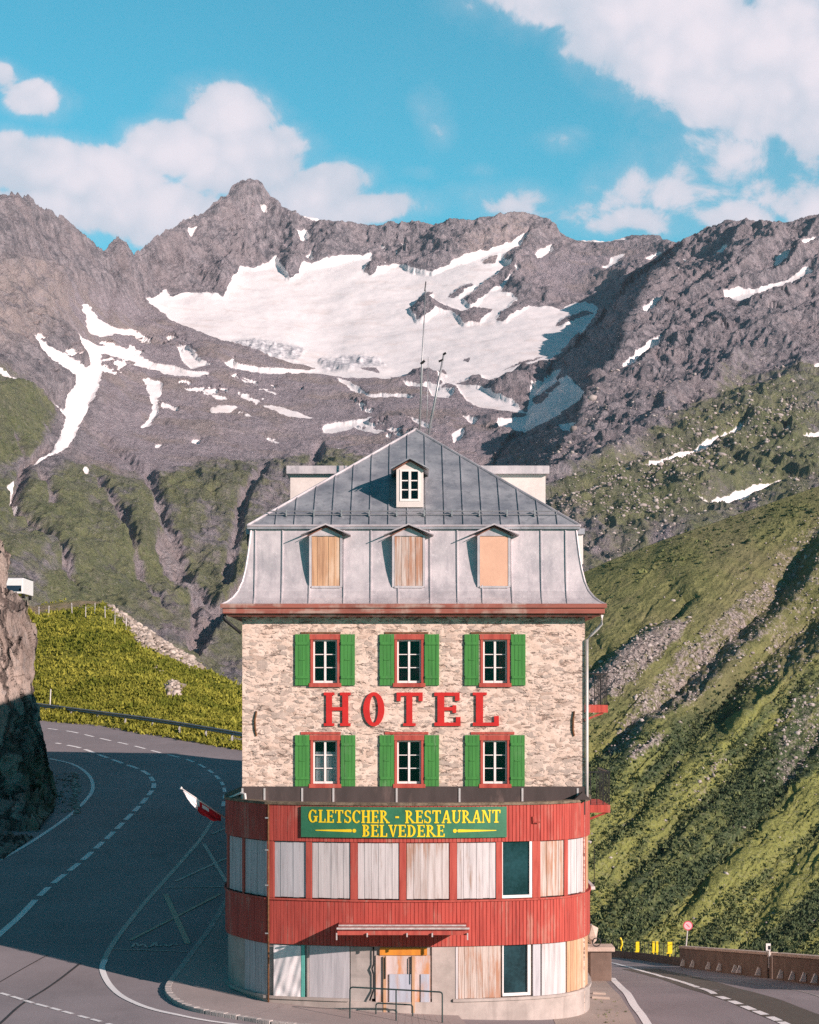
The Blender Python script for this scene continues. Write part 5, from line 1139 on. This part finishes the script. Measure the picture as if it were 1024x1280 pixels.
# canopy over the entrance
m = MB(); cy0 = 61.25; xa, xb_ = fx(421, cy0), fx(587, cy0); zt = fz(1160, cy0)
m.hexa([(xa + .02, cy0 + .05, zt - .22), (xb_ - .05, cy0 + .05, zt - .22), (xb_ - .05, 62.62, zt - .10), (xa + .02, 62.75, zt - .10), (xa + .02, cy0 + .05, zt - .10), (xb_ - .05, cy0 + .05, zt - .10), (xb_ - .05, 62.62, zt + .02), (xa + .02, 62.75, zt + .02)]); aw = m.build('canopy', M['redtrim'], hotel)
m = MB(); m.tube([(xa, cy0, zt - .02), (xb_, cy0, zt - .02)], .035, 8); m.tube([(xa + .05, cy0 + .18, zt + .05), (xb_ - .1, cy0 + .18, zt + .05)], .03, 8); m.build('canopy_rail', M['canopy_metal'], aw)
for f in (.0, .23, .53, .72, .985):
    m = MB(); x_ = xa + (xb_ - xa) * f; m.box(x_ - .02, x_ + .02, cy0 - .04, cy0 + .02, zt - (.36 if f in (0, .985) else .27), zt - .15); m.build('bracket', M['canopy_metal'], aw)
# bits on the terrace
m = MB(); m.tube([(fx(284, 66), 66.3, fz(999, 66)), (fx(303, 65.3), 64.9, fz(991, 65)), (fx(307, 65), 64.8, fz(992, 65)), (fx(308, 65), 64.8, fz(1002, 65))], .04, 6); m.build('terrace_pipe', M['pipewhite'], hotel)
m = MB(); m.prism([(fx(716), 6.7), (fx(737), 6.7), (fx(727), fz(989))], lambda a, b, h: (a, h, b), 64.4, 64.85); m.build('terrace_hatch', M['darkboard'], hotel)
m = MB(); x_, y_ = cp(s_of(668), .13); m.tube([(x_ - .1, y_, 6.25), (x_ - .1, y_, 6.05), (x_ + .12, y_, 6.08)], .03, 6); m.build('lamp_bracket', M['redtrim'], hotel)

# ------------------------------------------------------------------ lettering
def rect(x0, y0, x1, y1): return [(x0, y0), (x1, y0), (x1, y1), (x0, y1)]
def arc(cx, cy, rx, ry, a0, a1, tx, ty, n=14):
    out = []
    for i in range(n):
        u, v = R(a0 + (a1 - a0) * i / n), R(a0 + (a1 - a0) * (i + 1) / n)
        P_ = lambda t, ex, ey: (cx + (rx - ex) * math.cos(t), cy + (ry - ey) * math.sin(t))
        out.append([P_(u, tx, ty), P_(u, 0, 0), P_(v, 0, 0), P_(v, tx, ty)])
    return out
def glyph(ch, S=.17, T=.085, sf=.09):
    """slab-serif letter as convex pieces in a box one unit high; returns pieces, width"""
    h = sf
    def stem(x, lo=True, hi=True):
        r = [rect(x, h if lo else 0, x + S, 1 - h if hi else 1)]
        if lo: r.append(rect(x - h * .7, 0, x + S + h * .7, h))
        if hi: r.append(rect(x - h * .7, 1 - h, x + S + h * .7, 1))
        return r
    x = .08
    if ch == 'H': return stem(x) + stem(x + .42) + [rect(x + S, .46, x + .42, .46 + T)], x + .42 + S + .08
    if ch == 'O': return arc(.36, .5, .33, .51, 0, 360, S, T, 28), .72
    if ch == 'T': return [rect(.28, h, .28 + S, 1 - T), rect(.28 - h, 0, .28 + S + h, h), rect(.03, 1 - T, .70, 1), rect(.03, .74, .03 + T, 1 - T), rect(.70 - T, .74, .70, 1 - T)], .73
    if ch == 'E': return [rect(x, T, x + S, 1 - T), rect(.01, 0, .60, T), rect(.01, 1 - T, .58, 1), rect(x + S, .46, .42, .46 + T), rect(.60 - T, T, .60, .27), rect(.58 - T, .75, .58, 1 - T), rect(.42, .39, .42 + T * .8, .62)], .64
    if ch == 'L': return [rect(x, T, x + S, 1 - h), rect(.01, 1 - h, x + S + .08, 1), rect(.01, 0, .58, T), rect(.58 - T, T, .58, .30)], .62
    if ch == 'C': return arc(.38, .5, .35, .51, 42, 318, S, T, 22) + [rect(.58, .70, .66, .97)], .70
    if ch == 'G': return arc(.38, .5, .35, .51, 42, 325, S, T, 22) + [rect(.58, .70, .66, .97), rect(.55, .08, .55 + S, .42), rect(.46, .42, .80, .42 + h)], .82
    if ch == 'S': return arc(.30, .735, .25, .275, 30, 270, S * .85, T, 14) + arc(.30, .265, .27, .275, -150, 90, S * .85, T, 14) + [rect(.46, .72, .53, .98), rect(.03, .02, .10, .30)], .60
    if ch == 'R': return stem(x) + arc(x + S, .74, .30, .26, -90, 90, S * .9, T, 12) + [[(x + S, .48), (x + S + .14, .48), (.72, h), (.54, h)], rect(.52, 0, .80, h)], .78
    if ch == 'B': return stem(x) + arc(x + S, .755, .27, .245, -90, 90, S * .85, T, 12) + arc(x + S, .27, .31, .27, -90, 90, S * .9, T, 12), .62
    if ch == 'D': return stem(x) + arc(x + S, .5, .40, .5, -90, 90, S, T, 16), .72
    if ch == 'A': return [[(.02 + .05, h), (.05 + .13, h), (.44, 1), (.33, 1)], [(.50, h), (.50 + S, h), (.47, 1), (.33, 1)], rect(.22, .30, .54, .30 + T), rect(.0, 0, .24, h), rect(.43, 0, .76, h)], .76
    if ch == 'U': return [rect(x, .3, x + S, 1 - h), rect(.01, 1 - h, x + S + .08, 1), rect(.57, .3, .57 + T, 1 - h), rect(.49, 1 - h, .74, 1)] + arc(.365, .30, .285, .31, 180, 360, S * .8, T, 12), .76
    if ch == 'N': return [rect(x, h, x + T, 1 - h), rect(.0, 0, .22, h), rect(.0, 1 - h, .20, 1), rect(.60, 0, .60 + T, 1 - h), rect(.52, 1 - h, .77, 1), [(.08, 1), (.26, 1), (.685, 0), (.53, 0)]], .79
    if ch == 'V': return [[(.08, 1 - h), (.08 + S, 1 - h), (.42, 0), (.33, 0)], [(.52, 1 - h), (.61, 1 - h), (.42, 0), (.33, 0)], rect(0, 1 - h, .33, 1), rect(.45, 1 - h, .70, 1)], .71
    if ch == '-': return [rect(.06, .40, .34, .54)], .40
    return [], .34
def put_glyph(mb_, ch, fn, x0, z0, w, h, t, gw=None, kw={}):
    pcs, width = glyph(ch, **kw)
    for i, p in enumerate(pcs):
        a = sum(p[k][0] * p[(k + 1) % len(p)][1] - p[(k + 1) % len(p)][0] * p[k][1] for k in range(len(p)))
        if a < 0: p = p[::-1]
        mb_.prism([(x0 + q[0] / width * w, z0 + q[1] * h) for q in p], fn, 0, t + .0007 * (i % 5))
hs_ = thing('hotel_sign', 'large red slab serif capital letters fixed to the stone front between the window rows', 'lettering', (0, DF, 9.0))
for ch, a, b in (('H', 404, 439.5), ('O', 453, 482), ('T', 494.5, 530), ('E', 542.5, 578), ('L', 590.5, 626)):
    m = MB(); put_glyph(m, ch, lambda p, q, h: (p, DF - .03 - h, q), fx(a), fz(907.5), fx(b) - fx(a), fz(865.5) - fz(907.5), .045, kw=dict(S=.155, T=.105, sf=.085) if ch != 'O' else dict(S=.20, T=.105))
    m.build('letter', M['letterred'], hs_)
rs = MB(); s0, s1 = s_of(378), s_of(632); strip(rs, s0, s1, fz(1047, 62.6), fz(1008.5, 62.6), .085, .125, .15)
rsg = rs.build('sign_board', M['signgreen'], None, loc=(0, 62.5, 5.6)); thing('', 'long green sign board with yellow serif lettering across the top red cladding band', 'sign', obj=rsg)
fnS = lambda p, q, h: (*cp(p, .126 + h), q)
def text_line(mb_, txt, pa, pb, ya, yb_):
    sA, sB = s_of(pa), s_of(pb); ws = [glyph(c_)[1] + .035 for c_ in txt]; k = (sB - sA) / sum(ws); s = sA
    zA, zB_ = fz(yb_, 62.6), fz(ya, 62.6)
    for c_, w_ in zip(txt, ws):
        if c_ != ' ':
            m_ = MB(); put_glyph(m_, c_, fnS, s, zA, (w_ - .035) * k, zB_ - zA, .012); m_.build('letter', M['yellow'], rsg)
        s += w_ * k
text_line(None, 'GLETSCHER - RESTAURANT', 387, 625, 1012.5, 1028.5)
text_line(None, 'BELVEDERE', 453.5, 556.5, 1030.5, 1045.5)
for tip, end in ((396, 446), (619, 566)):
    m = MB(); zc = fz(1038.2, 62.6); sg = 1 if end > tip else -1
    a, b = s_of(tip), s_of(end - sg * 6)
    pl = [(a, zc - .012), (b, zc - .045), (b, zc + .045), (a, zc + .012)]; 
    for q in range(8):
        t0, t1 = q / 8, (q + 1) / 8; u0, u1 = a + (b - a) * t0, a + (b - a) * t1; h0, h1 = .012 + .033 * t0, .012 + .033 * t1
        qd = [(u0, zc - h0), (u1, zc - h1), (u1, zc + h1), (u0, zc + h0)]; m.prism(qd if sg > 0 else qd[::-1], fnS, 0, .008)
    for k, r_ in ((0, .06), (-.12, .045), (-.2, .03)):
        c_ = s_of(end - sg * 2) + sg * k; m.prism([(c_ + r_ * math.cos(t), zc + r_ * math.sin(t)) for t in np.linspace(0, 6.283, 11)[:-1]], fnS, 0, .01 + .001 * k)
    m.build('ornament', M['yellow'], rsg)

# ------------------------------------------------------------------ masts on the roof
def antenna(name, label, pts, r, extra=()):
    m_ = MB(); m_.tube(pts, r, 8); o = m_.build(name, M['steel'], None, True, loc=pts[0]); thing('', label, 'antenna', obj=o)
    for nm, a, b, rr in extra:
        e_ = MB(); e_.tube([a, b], rr, 6); e_.build(nm, M['black'], o)
yA = 73.0
U3 = lambda px, py, d=yA: (fx(px, d), d, fz(py, d))
antenna('antenna_mast', 'tall straight thin antenna mast rising from the roof ridge, tallest of the three', [U3(524.5, 542), U3(527.5, 460), U3(532, 362)], [.035, .03, .016], [('crossarm', U3(526, 455), U3(531, 451), .05), ('top_element', U3(531, 364), U3(532.5, 352), .022)])
antenna('antenna_mast', 'pale leaning antenna pole with two small dark heads above the roof ridge', [U3(536, 543), U3(545, 495), U3(555, 442)], [.045, .04, .03], [('antenna_head', U3(554, 443.5), U3(557.5, 441), .045), ('antenna_head', U3(548.5, 452), U3(554, 449.5), .04)])
antenna('antenna_mast', 'short hair thin antenna rod standing between the tall mast and the leaning pole', [U3(533, 545), U3(534.5, 500), U3(535.3, 446)], [.014, .012, .008])

# ------------------------------------------------------------------ flag on a slanting pole
p0, p1 = Vector((fx(283, 67.0), 67.0, fz(1023, 67))), Vector((fx(227, 66.2), 66.2, fz(985.5, 66.2)))
m = MB(); m.tube([p0, p1], [.03, .02], 8); fo = m.build('flag', M['pipewhite'], None, True, loc=p0); thing('', 'furled red and white flag on a slanting pole beside the restaurant corner', 'flag', obj=fo)
m = MB(); n, k = 40, 10; G_ = []
for i in range(n + 1):
    t = .12 + .84 * i / n; b = p0.lerp(p1, t); drop = .34 * (math.sin(math.pi * min(1, i / n * .92 + .10)) ** .8) + .05
    G_.append([Vector((b.x, b.y + .05 * math.sin(j * 1.1 + i * .22) * (j / k), b.z - .03 - drop * j / k + .02 * math.sin(i * .5) * j / k)) for j in range(k + 1)])
for i in range(n):
    for j in range(k):
        u, v = i / n, j / k
        white = u > .62 or (.30 < u < .50 and .0 < v < .35) or (u > .55 and v < .5)
        m.face([G_[i][j], G_[i + 1][j], G_[i + 1][j + 1], G_[i][j + 1]], 1 if white else 0)
m.build('cloth', [M['flagred'], M['flagwhite']], fo, True)
m = MB(); m.tube([p1, p1 + (p1 - p0).normalized() * .05], .05, 8); m.build('finial', M['pipewhite'], fo)

# ------------------------------------------------------------------ handrail at the entrance
def pipe_rail(name, label, x0, x1, y_, ztop, nposts, mat, r=.024, mid=None):
    root = thing(name, label, 'handrail', (x0, y_, gzs(x0, y_) + .12))
    m_ = MB(); zl, zr = ztop; m_.tube([(x0, y_, zl - .06), (x0 + .03, y_, zl - .015), (x0 + .08, y_, zl), (x1 - .08, y_, zr), (x1 - .03, y_, zr - .015), (x1, y_, zr - .06)], r, 8); m_.build('rail', mat, root, True)
    for i in range(nposts):
        t = i / (nposts - 1); x_ = x0 + (x1 - x0) * t; m_ = MB(); m_.tube([(x_, y_, gzs(x_, y_) + .10), (x_, y_, zl + (zr - zl) * t - (.062 if i in (0, nposts - 1) else r))], r * .9, 8); m_.build('post', mat, root)
    if mid:
        m_ = MB(); m_.tube([(x0 + .03, y_, mid), (x1 - .03, y_, mid - .04)], r * .7, 6); m_.build('mid_rail', mat, root)
yR = 61.0
pipe_rail('handrail', 'dark green pipe handrail with three posts standing in front of the boarded door', fx(437.5, yR), fx(553, yR), yR, (fz(1234, yR), fz(1240, yR)), 3, M['darkgreen'])
pipe_rail('handrail', 'low dark pipe rail close against the boarded door, behind the taller handrail', fx(470, 62.0), fx(516, 62.0), 62.0, (fz(1254, 62), fz(1256, 62)), 2, M['darkgreen'], .022)

# ------------------------------------------------------------------ guard rail along the upper road
gp = [on_ground(*p) for p in [(-90, 874), (-40, 880), (20, 888), (52, 893), (110, 901), (170, 909), (235, 919), (302, 931), (360, 945), (420, 963)]]
gq, gt = resample(gp, 1.0)
gr = thing('guardrail', 'grey steel guardrail on short posts along the foot of the grassy slope', 'guardrail', (gq[len(gq) // 2][0], gq[len(gq) // 2][1], gzs(*gq[len(gq) // 2])))
m = MB(); prof = [(0, .80), (.06, .74), (.0, .66), (.06, .58), (.0, .50), (-.02, .50), (-.02, .80)]
tg = np.gradient(gq, axis=0); tg /= np.linalg.norm(tg, axis=1, keepdims=True)
rows = []
for (a, t) in zip(gq, tg):
    nx = np.array([t[1], -t[0]]); nx = nx if nx[1] < 0 else -nx; z_ = gzs(*a); rows.append([(a[0] + nx[0] * o, a[1] + nx[1] * o, z_ + h) for o, h in prof])
for r0, r1 in zip(rows[:-1], rows[1:]):
    for i in range(len(prof)): m.face([r0[i], r1[i], r1[(i + 1) % len(prof)], r0[(i + 1) % len(prof)]])
m.build('beam', M['steel'], gr)
gq2, _ = resample(gp, 3.1)
for a in gq2:
    z_ = gzs(*a); m = MB(); m.box(a[0] - .06, a[0] + .06, a[1] + .03, a[1] + .17, z_ - .2, z_ + .70); m.build('post', M['grey'], gr)
m = MB(); a = on_ground(60, 894); m.tube([(a[0], a[1] + .6, gzs(*a) - .1), (a[0] + .1, a[1] + .6, gzs(*a) + 1.9)], .05, 6); o = m.build('snow_pole', M['grey'], None, loc=(a[0], a[1] + .6, gzs(*a))); thing('', 'thin pale snow pole standing behind the guardrail by the cliff', 'snow pole', obj=o)
# pasture fence along the top of the slope
FP = [(48, 772), (61, 774), (90, 771), (107, 776), (118, 772), (131, 775), (144, 782), (158, 786)]
def knoll_pt(px, py):
    i = int(np.argmin((KX - px) ** 2 + (KY - py) ** 2)); return KP1.reshape(-1, 3)[i]
fp = [knoll_pt(px, py) for px, py in FP]
fe = thing('pasture_fence', 'row of thin pale fence posts along the top of the grassy slope', 'fence', tuple(fp[0]))
for i, p in enumerate(fp):
    m = MB(); m.tube([(p[0], p[1], p[2] - .3), (p[0] + .04 * math.sin(i * 2.1), p[1], p[2] + 1.05)], .045, 6); m.build('post', M['panel_white'], fe)
m = MB(); m.tube([(p[0], p[1] - .05, p[2] + .85) for p in fp], .012, 4); m.build('wire', M['steel'], fe)
# white van up on the slope
vb = np.array(unproj(np.array(17.5), np.array(747.0), 180.0)); vd = 180.0
van = thing('van', 'white boxy van with dark windscreen parked on the grassy slope behind the cliff', 'van', tuple(vb))
x0, x1, zt = vb[0] - .83, vb[0] + .80, fz(722, vd); zb0 = vb[2]
m = MB(); m.prism([(vd, zb0 + .35), (vd + 5, zb0 + .35), (vd + 5, zt - .05), (vd + .3, zt), (vd + .02, zt - .12), (vd, zb0 + .6)], lambda a, b, h: (h, a, b), x0, x1); m.build('body', M['vanwhite'], van, bevel=.06)
m = MB(); m.box(x0 + .14, x1 - .14, vd - .03, vd + .02, zb0 + .55, zt - .70); m.build('windscreen', M['vanglass'], van)
m = MB(); m.box(x0 - .02, x1 + .02, vd + .3, vd + 4.9, zt + .001, zt + .07); m.build('roof_rack', M['black'], van)
for sx in (x0 + .12, x1 - .12):
    for yw in (vd + .9, vd + 4):
        m = MB(); m.tube([(sx - .1, yw, zb0 + .3), (sx + .1, yw, zb0 + .3)], .33, 14); m.build('wheel', M['rubber'], van)
for sx in (x0 + .22, x1 - .22):
    m = MB(); m.box(sx - .12, sx + .12, vd - .03, vd + .05, zb0 + .62, zb0 + .80); m.build('headlight', M['pipewhite'], van)

# ------------------------------------------------------------------ right side: parapets, sign, rail, pillar, planks
def parapet(label, pa, pb, holes, h=1.0, w=.42):
    a, b = np.array(on_ground(*pa)), np.array(on_ground(*pb)); d = b - a; L = np.linalg.norm(d); t = d / L; n = np.array([t[1], -t[0]]); n = n if n[0] > 0 else -n
    root = thing('parapet_wall', label, 'wall', (a[0], a[1], gzs(*a)))
    P3 = lambda s, o, z_: (a[0] + t[0] * s + n[0] * o, a[1] + t[1] * s + n[1] * o, float(gz(a[0] + t[0] * s, a[1] + t[1] * s)) + z_)
    def blk(m_, s0, s1, z0, z1, o0=0, o1=w):
        k = max(1, int((s1 - s0) / 1.5)); S_ = np.linspace(s0, s1, k + 1)
        for u, v in zip(S_[:-1], S_[1:]): m_.hexa([P3(u, o0, z0), P3(v, o0, z0), P3(v, o1, z0), P3(u, o1, z0), P3(u, o0, z1), P3(v, o0, z1), P3(v, o1, z1), P3(u, o1, z1)])
    m_ = MB(); blk(m_, 0, L, -1.0, h); m_.build('masonry', M['wallstone'], root, bevel=.015)
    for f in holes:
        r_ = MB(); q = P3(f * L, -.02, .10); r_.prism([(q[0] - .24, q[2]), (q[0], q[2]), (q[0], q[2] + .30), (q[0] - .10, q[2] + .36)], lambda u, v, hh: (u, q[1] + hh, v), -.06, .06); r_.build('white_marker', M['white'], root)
    c_ = MB(); blk(c_, -.04, L + .04, h + .002, h + .13, -.06, w + .06); c_.build('cope', M['copestone'], root, bevel=.02)
    return root
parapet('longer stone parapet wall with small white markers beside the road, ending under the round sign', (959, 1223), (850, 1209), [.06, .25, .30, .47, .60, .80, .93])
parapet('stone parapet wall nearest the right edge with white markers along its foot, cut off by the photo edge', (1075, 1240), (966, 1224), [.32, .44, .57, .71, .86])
a = np.array(on_ground(962.5, 1223.5)); m = MB(); m.box(a[0] + .06, a[0] + .45, a[1] - .05, a[1] + .5, gzs(*a) - .3, gzs(*a) + .92)
o = m.build('stone_post', M['wallstone'], None, bevel=.02, loc=(a[0], a[1], gzs(*a))); thing('', 'short dark stone post filling the gap between the two parapet walls', 'post', obj=o)
m = MB(); m.tube([(a[0] + .05, a[1] + .45, gzs(*a) + .4), (a[0] + .05, a[1] + .45, gzs(*a) + 1.28)], .045, 8)
o = m.build('marker_post', M['grey'], None, loc=(a[0] + .05, a[1] + .45, gzs(*a) + .4)); thing('', 'short marker post with small white and black head at the parapet gap', 'marker post', obj=o)
m = MB(); m.box(a[0] - .10, a[0] + .10, a[1] + .37, a[1] + .40, gzs(*a) + 1.16, gzs(*a) + 1.46); m.build('marker_head', M['white'], o)
m = MB(); m.box(a[0] - .01, a[0] + .09, a[1] + .355, a[1] + .368, gzs(*a) + 1.2, gzs(*a) + 1.36); m.build('marker_patch', M['black'], o)
# round road sign
b = np.array(on_ground(855, 1209)) + np.array([.45, 0]); bz = gzs(*b)
dS = b[1]; sx_, sz_ = fx(860, dS), fz(1157, dS)
sg = thing('road_sign', 'round pinkish road sign with red ring on a pale pole behind the parapet end', 'road sign', (b[0], b[1], bz))
m = MB(); m.tube([(fx(856.5, dS), dS, bz + .5), (sx_, dS + .03, sz_ - .05)], .035, 8); m.build('pole', M['grey'], sg)
m = MB(); m.tube([(sx_, dS - .03, sz_), (sx_, dS + .0, sz_)], .255, 28); m.build('ring', M['signred'], sg)
m = MB(); m.tube([(sx_, dS - .036, sz_), (sx_, dS - .031, sz_)], .205, 28); m.build('face', M['signpink'], sg)
m = MB(); m.prism([(-.1, .07), (-.07, .1), (.1, -.07), (.07, -.1)], lambda p, q, h: (sx_ + p, dS - .037 - h, sz_ + q), 0, .004); m.build('bar', M['signred'], sg)
# low wall, railing and yellow markers where the road bends away
ra = [np.array(on_ground(px, py)) for px, py in ((690, 1193), (762, 1196), (800, 1200), (856, 1208))]
rl = thing('low_wall', 'low dark kerb wall with thin railing posts where the right road bends out of sight', 'low wall', (ra[1][0], ra[1][1], gzs(*ra[1])))
m = MB()
for p, q in zip(ra[:-1], ra[1:]):
    z0, z1 = gzs(*p), gzs(*q); m.hexa([(p[0], p[1], z0 - .5), (q[0], q[1], z1 - .5), (q[0], q[1] + .4, z1 - .5), (p[0], p[1] + .4, z0 - .5), (p[0], p[1], z0 + .42), (q[0], q[1], z1 + .42), (q[0], q[1] + .4, z1 + .42), (p[0], p[1] + .4, z0 + .42)])
m.build('masonry', M['wallstone'], rl)
rq, _ = resample(ra, 1.5)
for p in rq:
    m = MB(); z_ = gzs(*p); m.tube([(p[0], p[1] + .2, z_ + .4), (p[0], p[1] + .2, z_ + 1.15)], .02, 6); m.build('post', M['black'], rl)
m = MB(); m.tube([(p[0], p[1] + .2, gzs(*p) + 1.13) for p in rq], .014, 5); m.build('rail', M['black'], rl)
for k, (px, py, w_, lb) in enumerate(((776.5, 1181, .10, 'slightly bent yellow marker post at the left end of the railing'), (797, 1184, .11, 'yellow marker post, second from the left on the railing'), (817, 1184, .07, 'narrow yellow marker post, left one of the close pair'), (821.5, 1184, .07, 'narrow yellow marker post, right one of the close pair'), (837.5, 1185, .13, 'widest yellow marker post, nearest the round road sign'))):
    i = int(np.argmin([abs(CX + F * p[0] / p[1] - px) for p in rq])); d = rq[i][1] + .12; z_ = gzs(rq[i][0], rq[i][1]); x_ = fx(px, d); m = MB()
    zc = fz(py - 1, d)
    if k == 0: m.tube([(x_ - .05, d, zc - .32), (x_ + .07, d, zc - .05), (x_ + .05, d, zc + .2), (x_ - .06, d, zc + .42)], .055, 8)
    else:
        m.box(x_ - w_, x_ + w_, d - .04, d + .02, zc - .30, zc + .30); m.box(x_ - w_ * 1.5, x_ + w_ * .8, d - .05, d + .03, zc - .36, zc - .301)
    m.tube([(x_, d + .06, z_ + .40), (x_, d + .06, zc + .2)], .03, 6)
    o = m.build('marker_post', M['yellowpost'], None, loc=(x_, d, z_ + .42)); thing('', lb, 'marker post', group='yellow marker posts on the railing', obj=o)
# stone pillar with slab right of the hotel
a = np.array(on_ground(754, 1226)); z_ = gzs(*a); sc_ = F / a[1]; hw = 12.5 / sc_
m = MB(); m.box(a[0] - hw * 1.3, a[0] + hw * .85, a[1], a[1] + 1.0, z_ - .3, z_ + 37 / sc_); o = m.build('stone_pillar', M['wallstone'], None, bevel=.03, loc=(a[0], a[1] + .5, z_)); thing('', 'square stone pillar with overhanging slab beside the right end of the hotel front', 'pillar', obj=o)
m = MB(); m.box(a[0] - hw * 1.7, a[0] + hw * 1.15, a[1] - .12, a[1] + 1.15, z_ + 37 / sc_ + .003, z_ + 42.5 / sc_); m.build('slab', M['copestone'], o, bevel=.02)
v, f = icosphere(); m = MB(); jit = rng.uniform(.8, 1.25, 12)
rc = (fx(741, a[1]), a[1] + .5, z_ + 42.5 / sc_ + .42)
for t in f: m.face([(rc[0] + v[i][0] * .26 * jit[i], rc[1] + v[i][1] * .3 * jit[i], rc[2] + v[i][2] * .48 * jit[i]) for i in t])
o = m.build('rock', M['copestone'], None, loc=rc); thing('', 'pale upright rock resting on the slab of the stone pillar', 'rock', obj=o)
m = MB(); cxr, czr = fx(746, a[1]), z_ + 42.5 / sc_ + .19
m.tube([(cxr + .17 * math.cos(t), a[1] + .1, czr + .17 * math.sin(t)) for t in np.linspace(0, 6.283, 17)], .025, 6); o = m.build('iron_ring', M['black'], None, loc=(cxr, a[1] + .1, czr)); thing('', 'black iron ring standing on the pillar slab against the pale rock', 'ring', obj=o)
for k, (p, q, lb) in enumerate((((741, 1243), (757, 1244), 'pale wooden plank on the ground beside the hotel, farther of two'), ((740, 1248), (762, 1249.5), 'longer pale wooden plank on the ground beside the hotel, nearer of two'))):
    p, q = np.array(on_ground(*p)), np.array(on_ground(*q)); m = MB(); z_ = gzs(*p); m.hexa([(p[0], p[1] - .12, z_ + .01), (q[0], q[1] - .12, gzs(*q) + .01), (q[0], q[1] + .12, gzs(*q) + .01), (p[0], p[1] + .12, z_ + .01), (p[0], p[1] - .12, z_ + .08), (q[0], q[1] - .12, gzs(*q) + .08), (q[0], q[1] + .12, gzs(*q) + .08), (p[0], p[1] + .12, z_ + .08)])
    o = m.build('plank', M['plank'], None, loc=(p[0], p[1], z_)); thing('', lb, 'plank', group='planks lying beside the hotel', obj=o)
pw = [np.array(on_ground(px, py)) for px, py in zip(rng.uniform(744, 800, 60), rng.uniform(1246, 1285, 60))]
pw = np.array([p for p in pw if (CX + F * p[0] / p[1]) < 775 + (p[1] < 66) * 12]); scatter_tufts('weeds', np.column_stack([pw, gz(pw[:, 0], pw[:, 1])]), rng.uniform(.03, .08, len(pw)), M['shrub'], 8, .5, 1.0)

# ------------------------------------------------------------------ mountain air: one closed box of thin even haze
m = MB(); m.box(-6000, 6000, -1500, 9000, -900, 1650)
hz, g = new_mat('mountain_air')
pv = g.n('ShaderNodeVolumePrincipled', {'Color': (.74, .82, 1.0), 'Density': HAZE, 'Anisotropy': 0.2})
g.n('ShaderNodeOutputMaterial', {1: pv.outputs[0]})
structure(m.build('haze', hz), 'stuff')
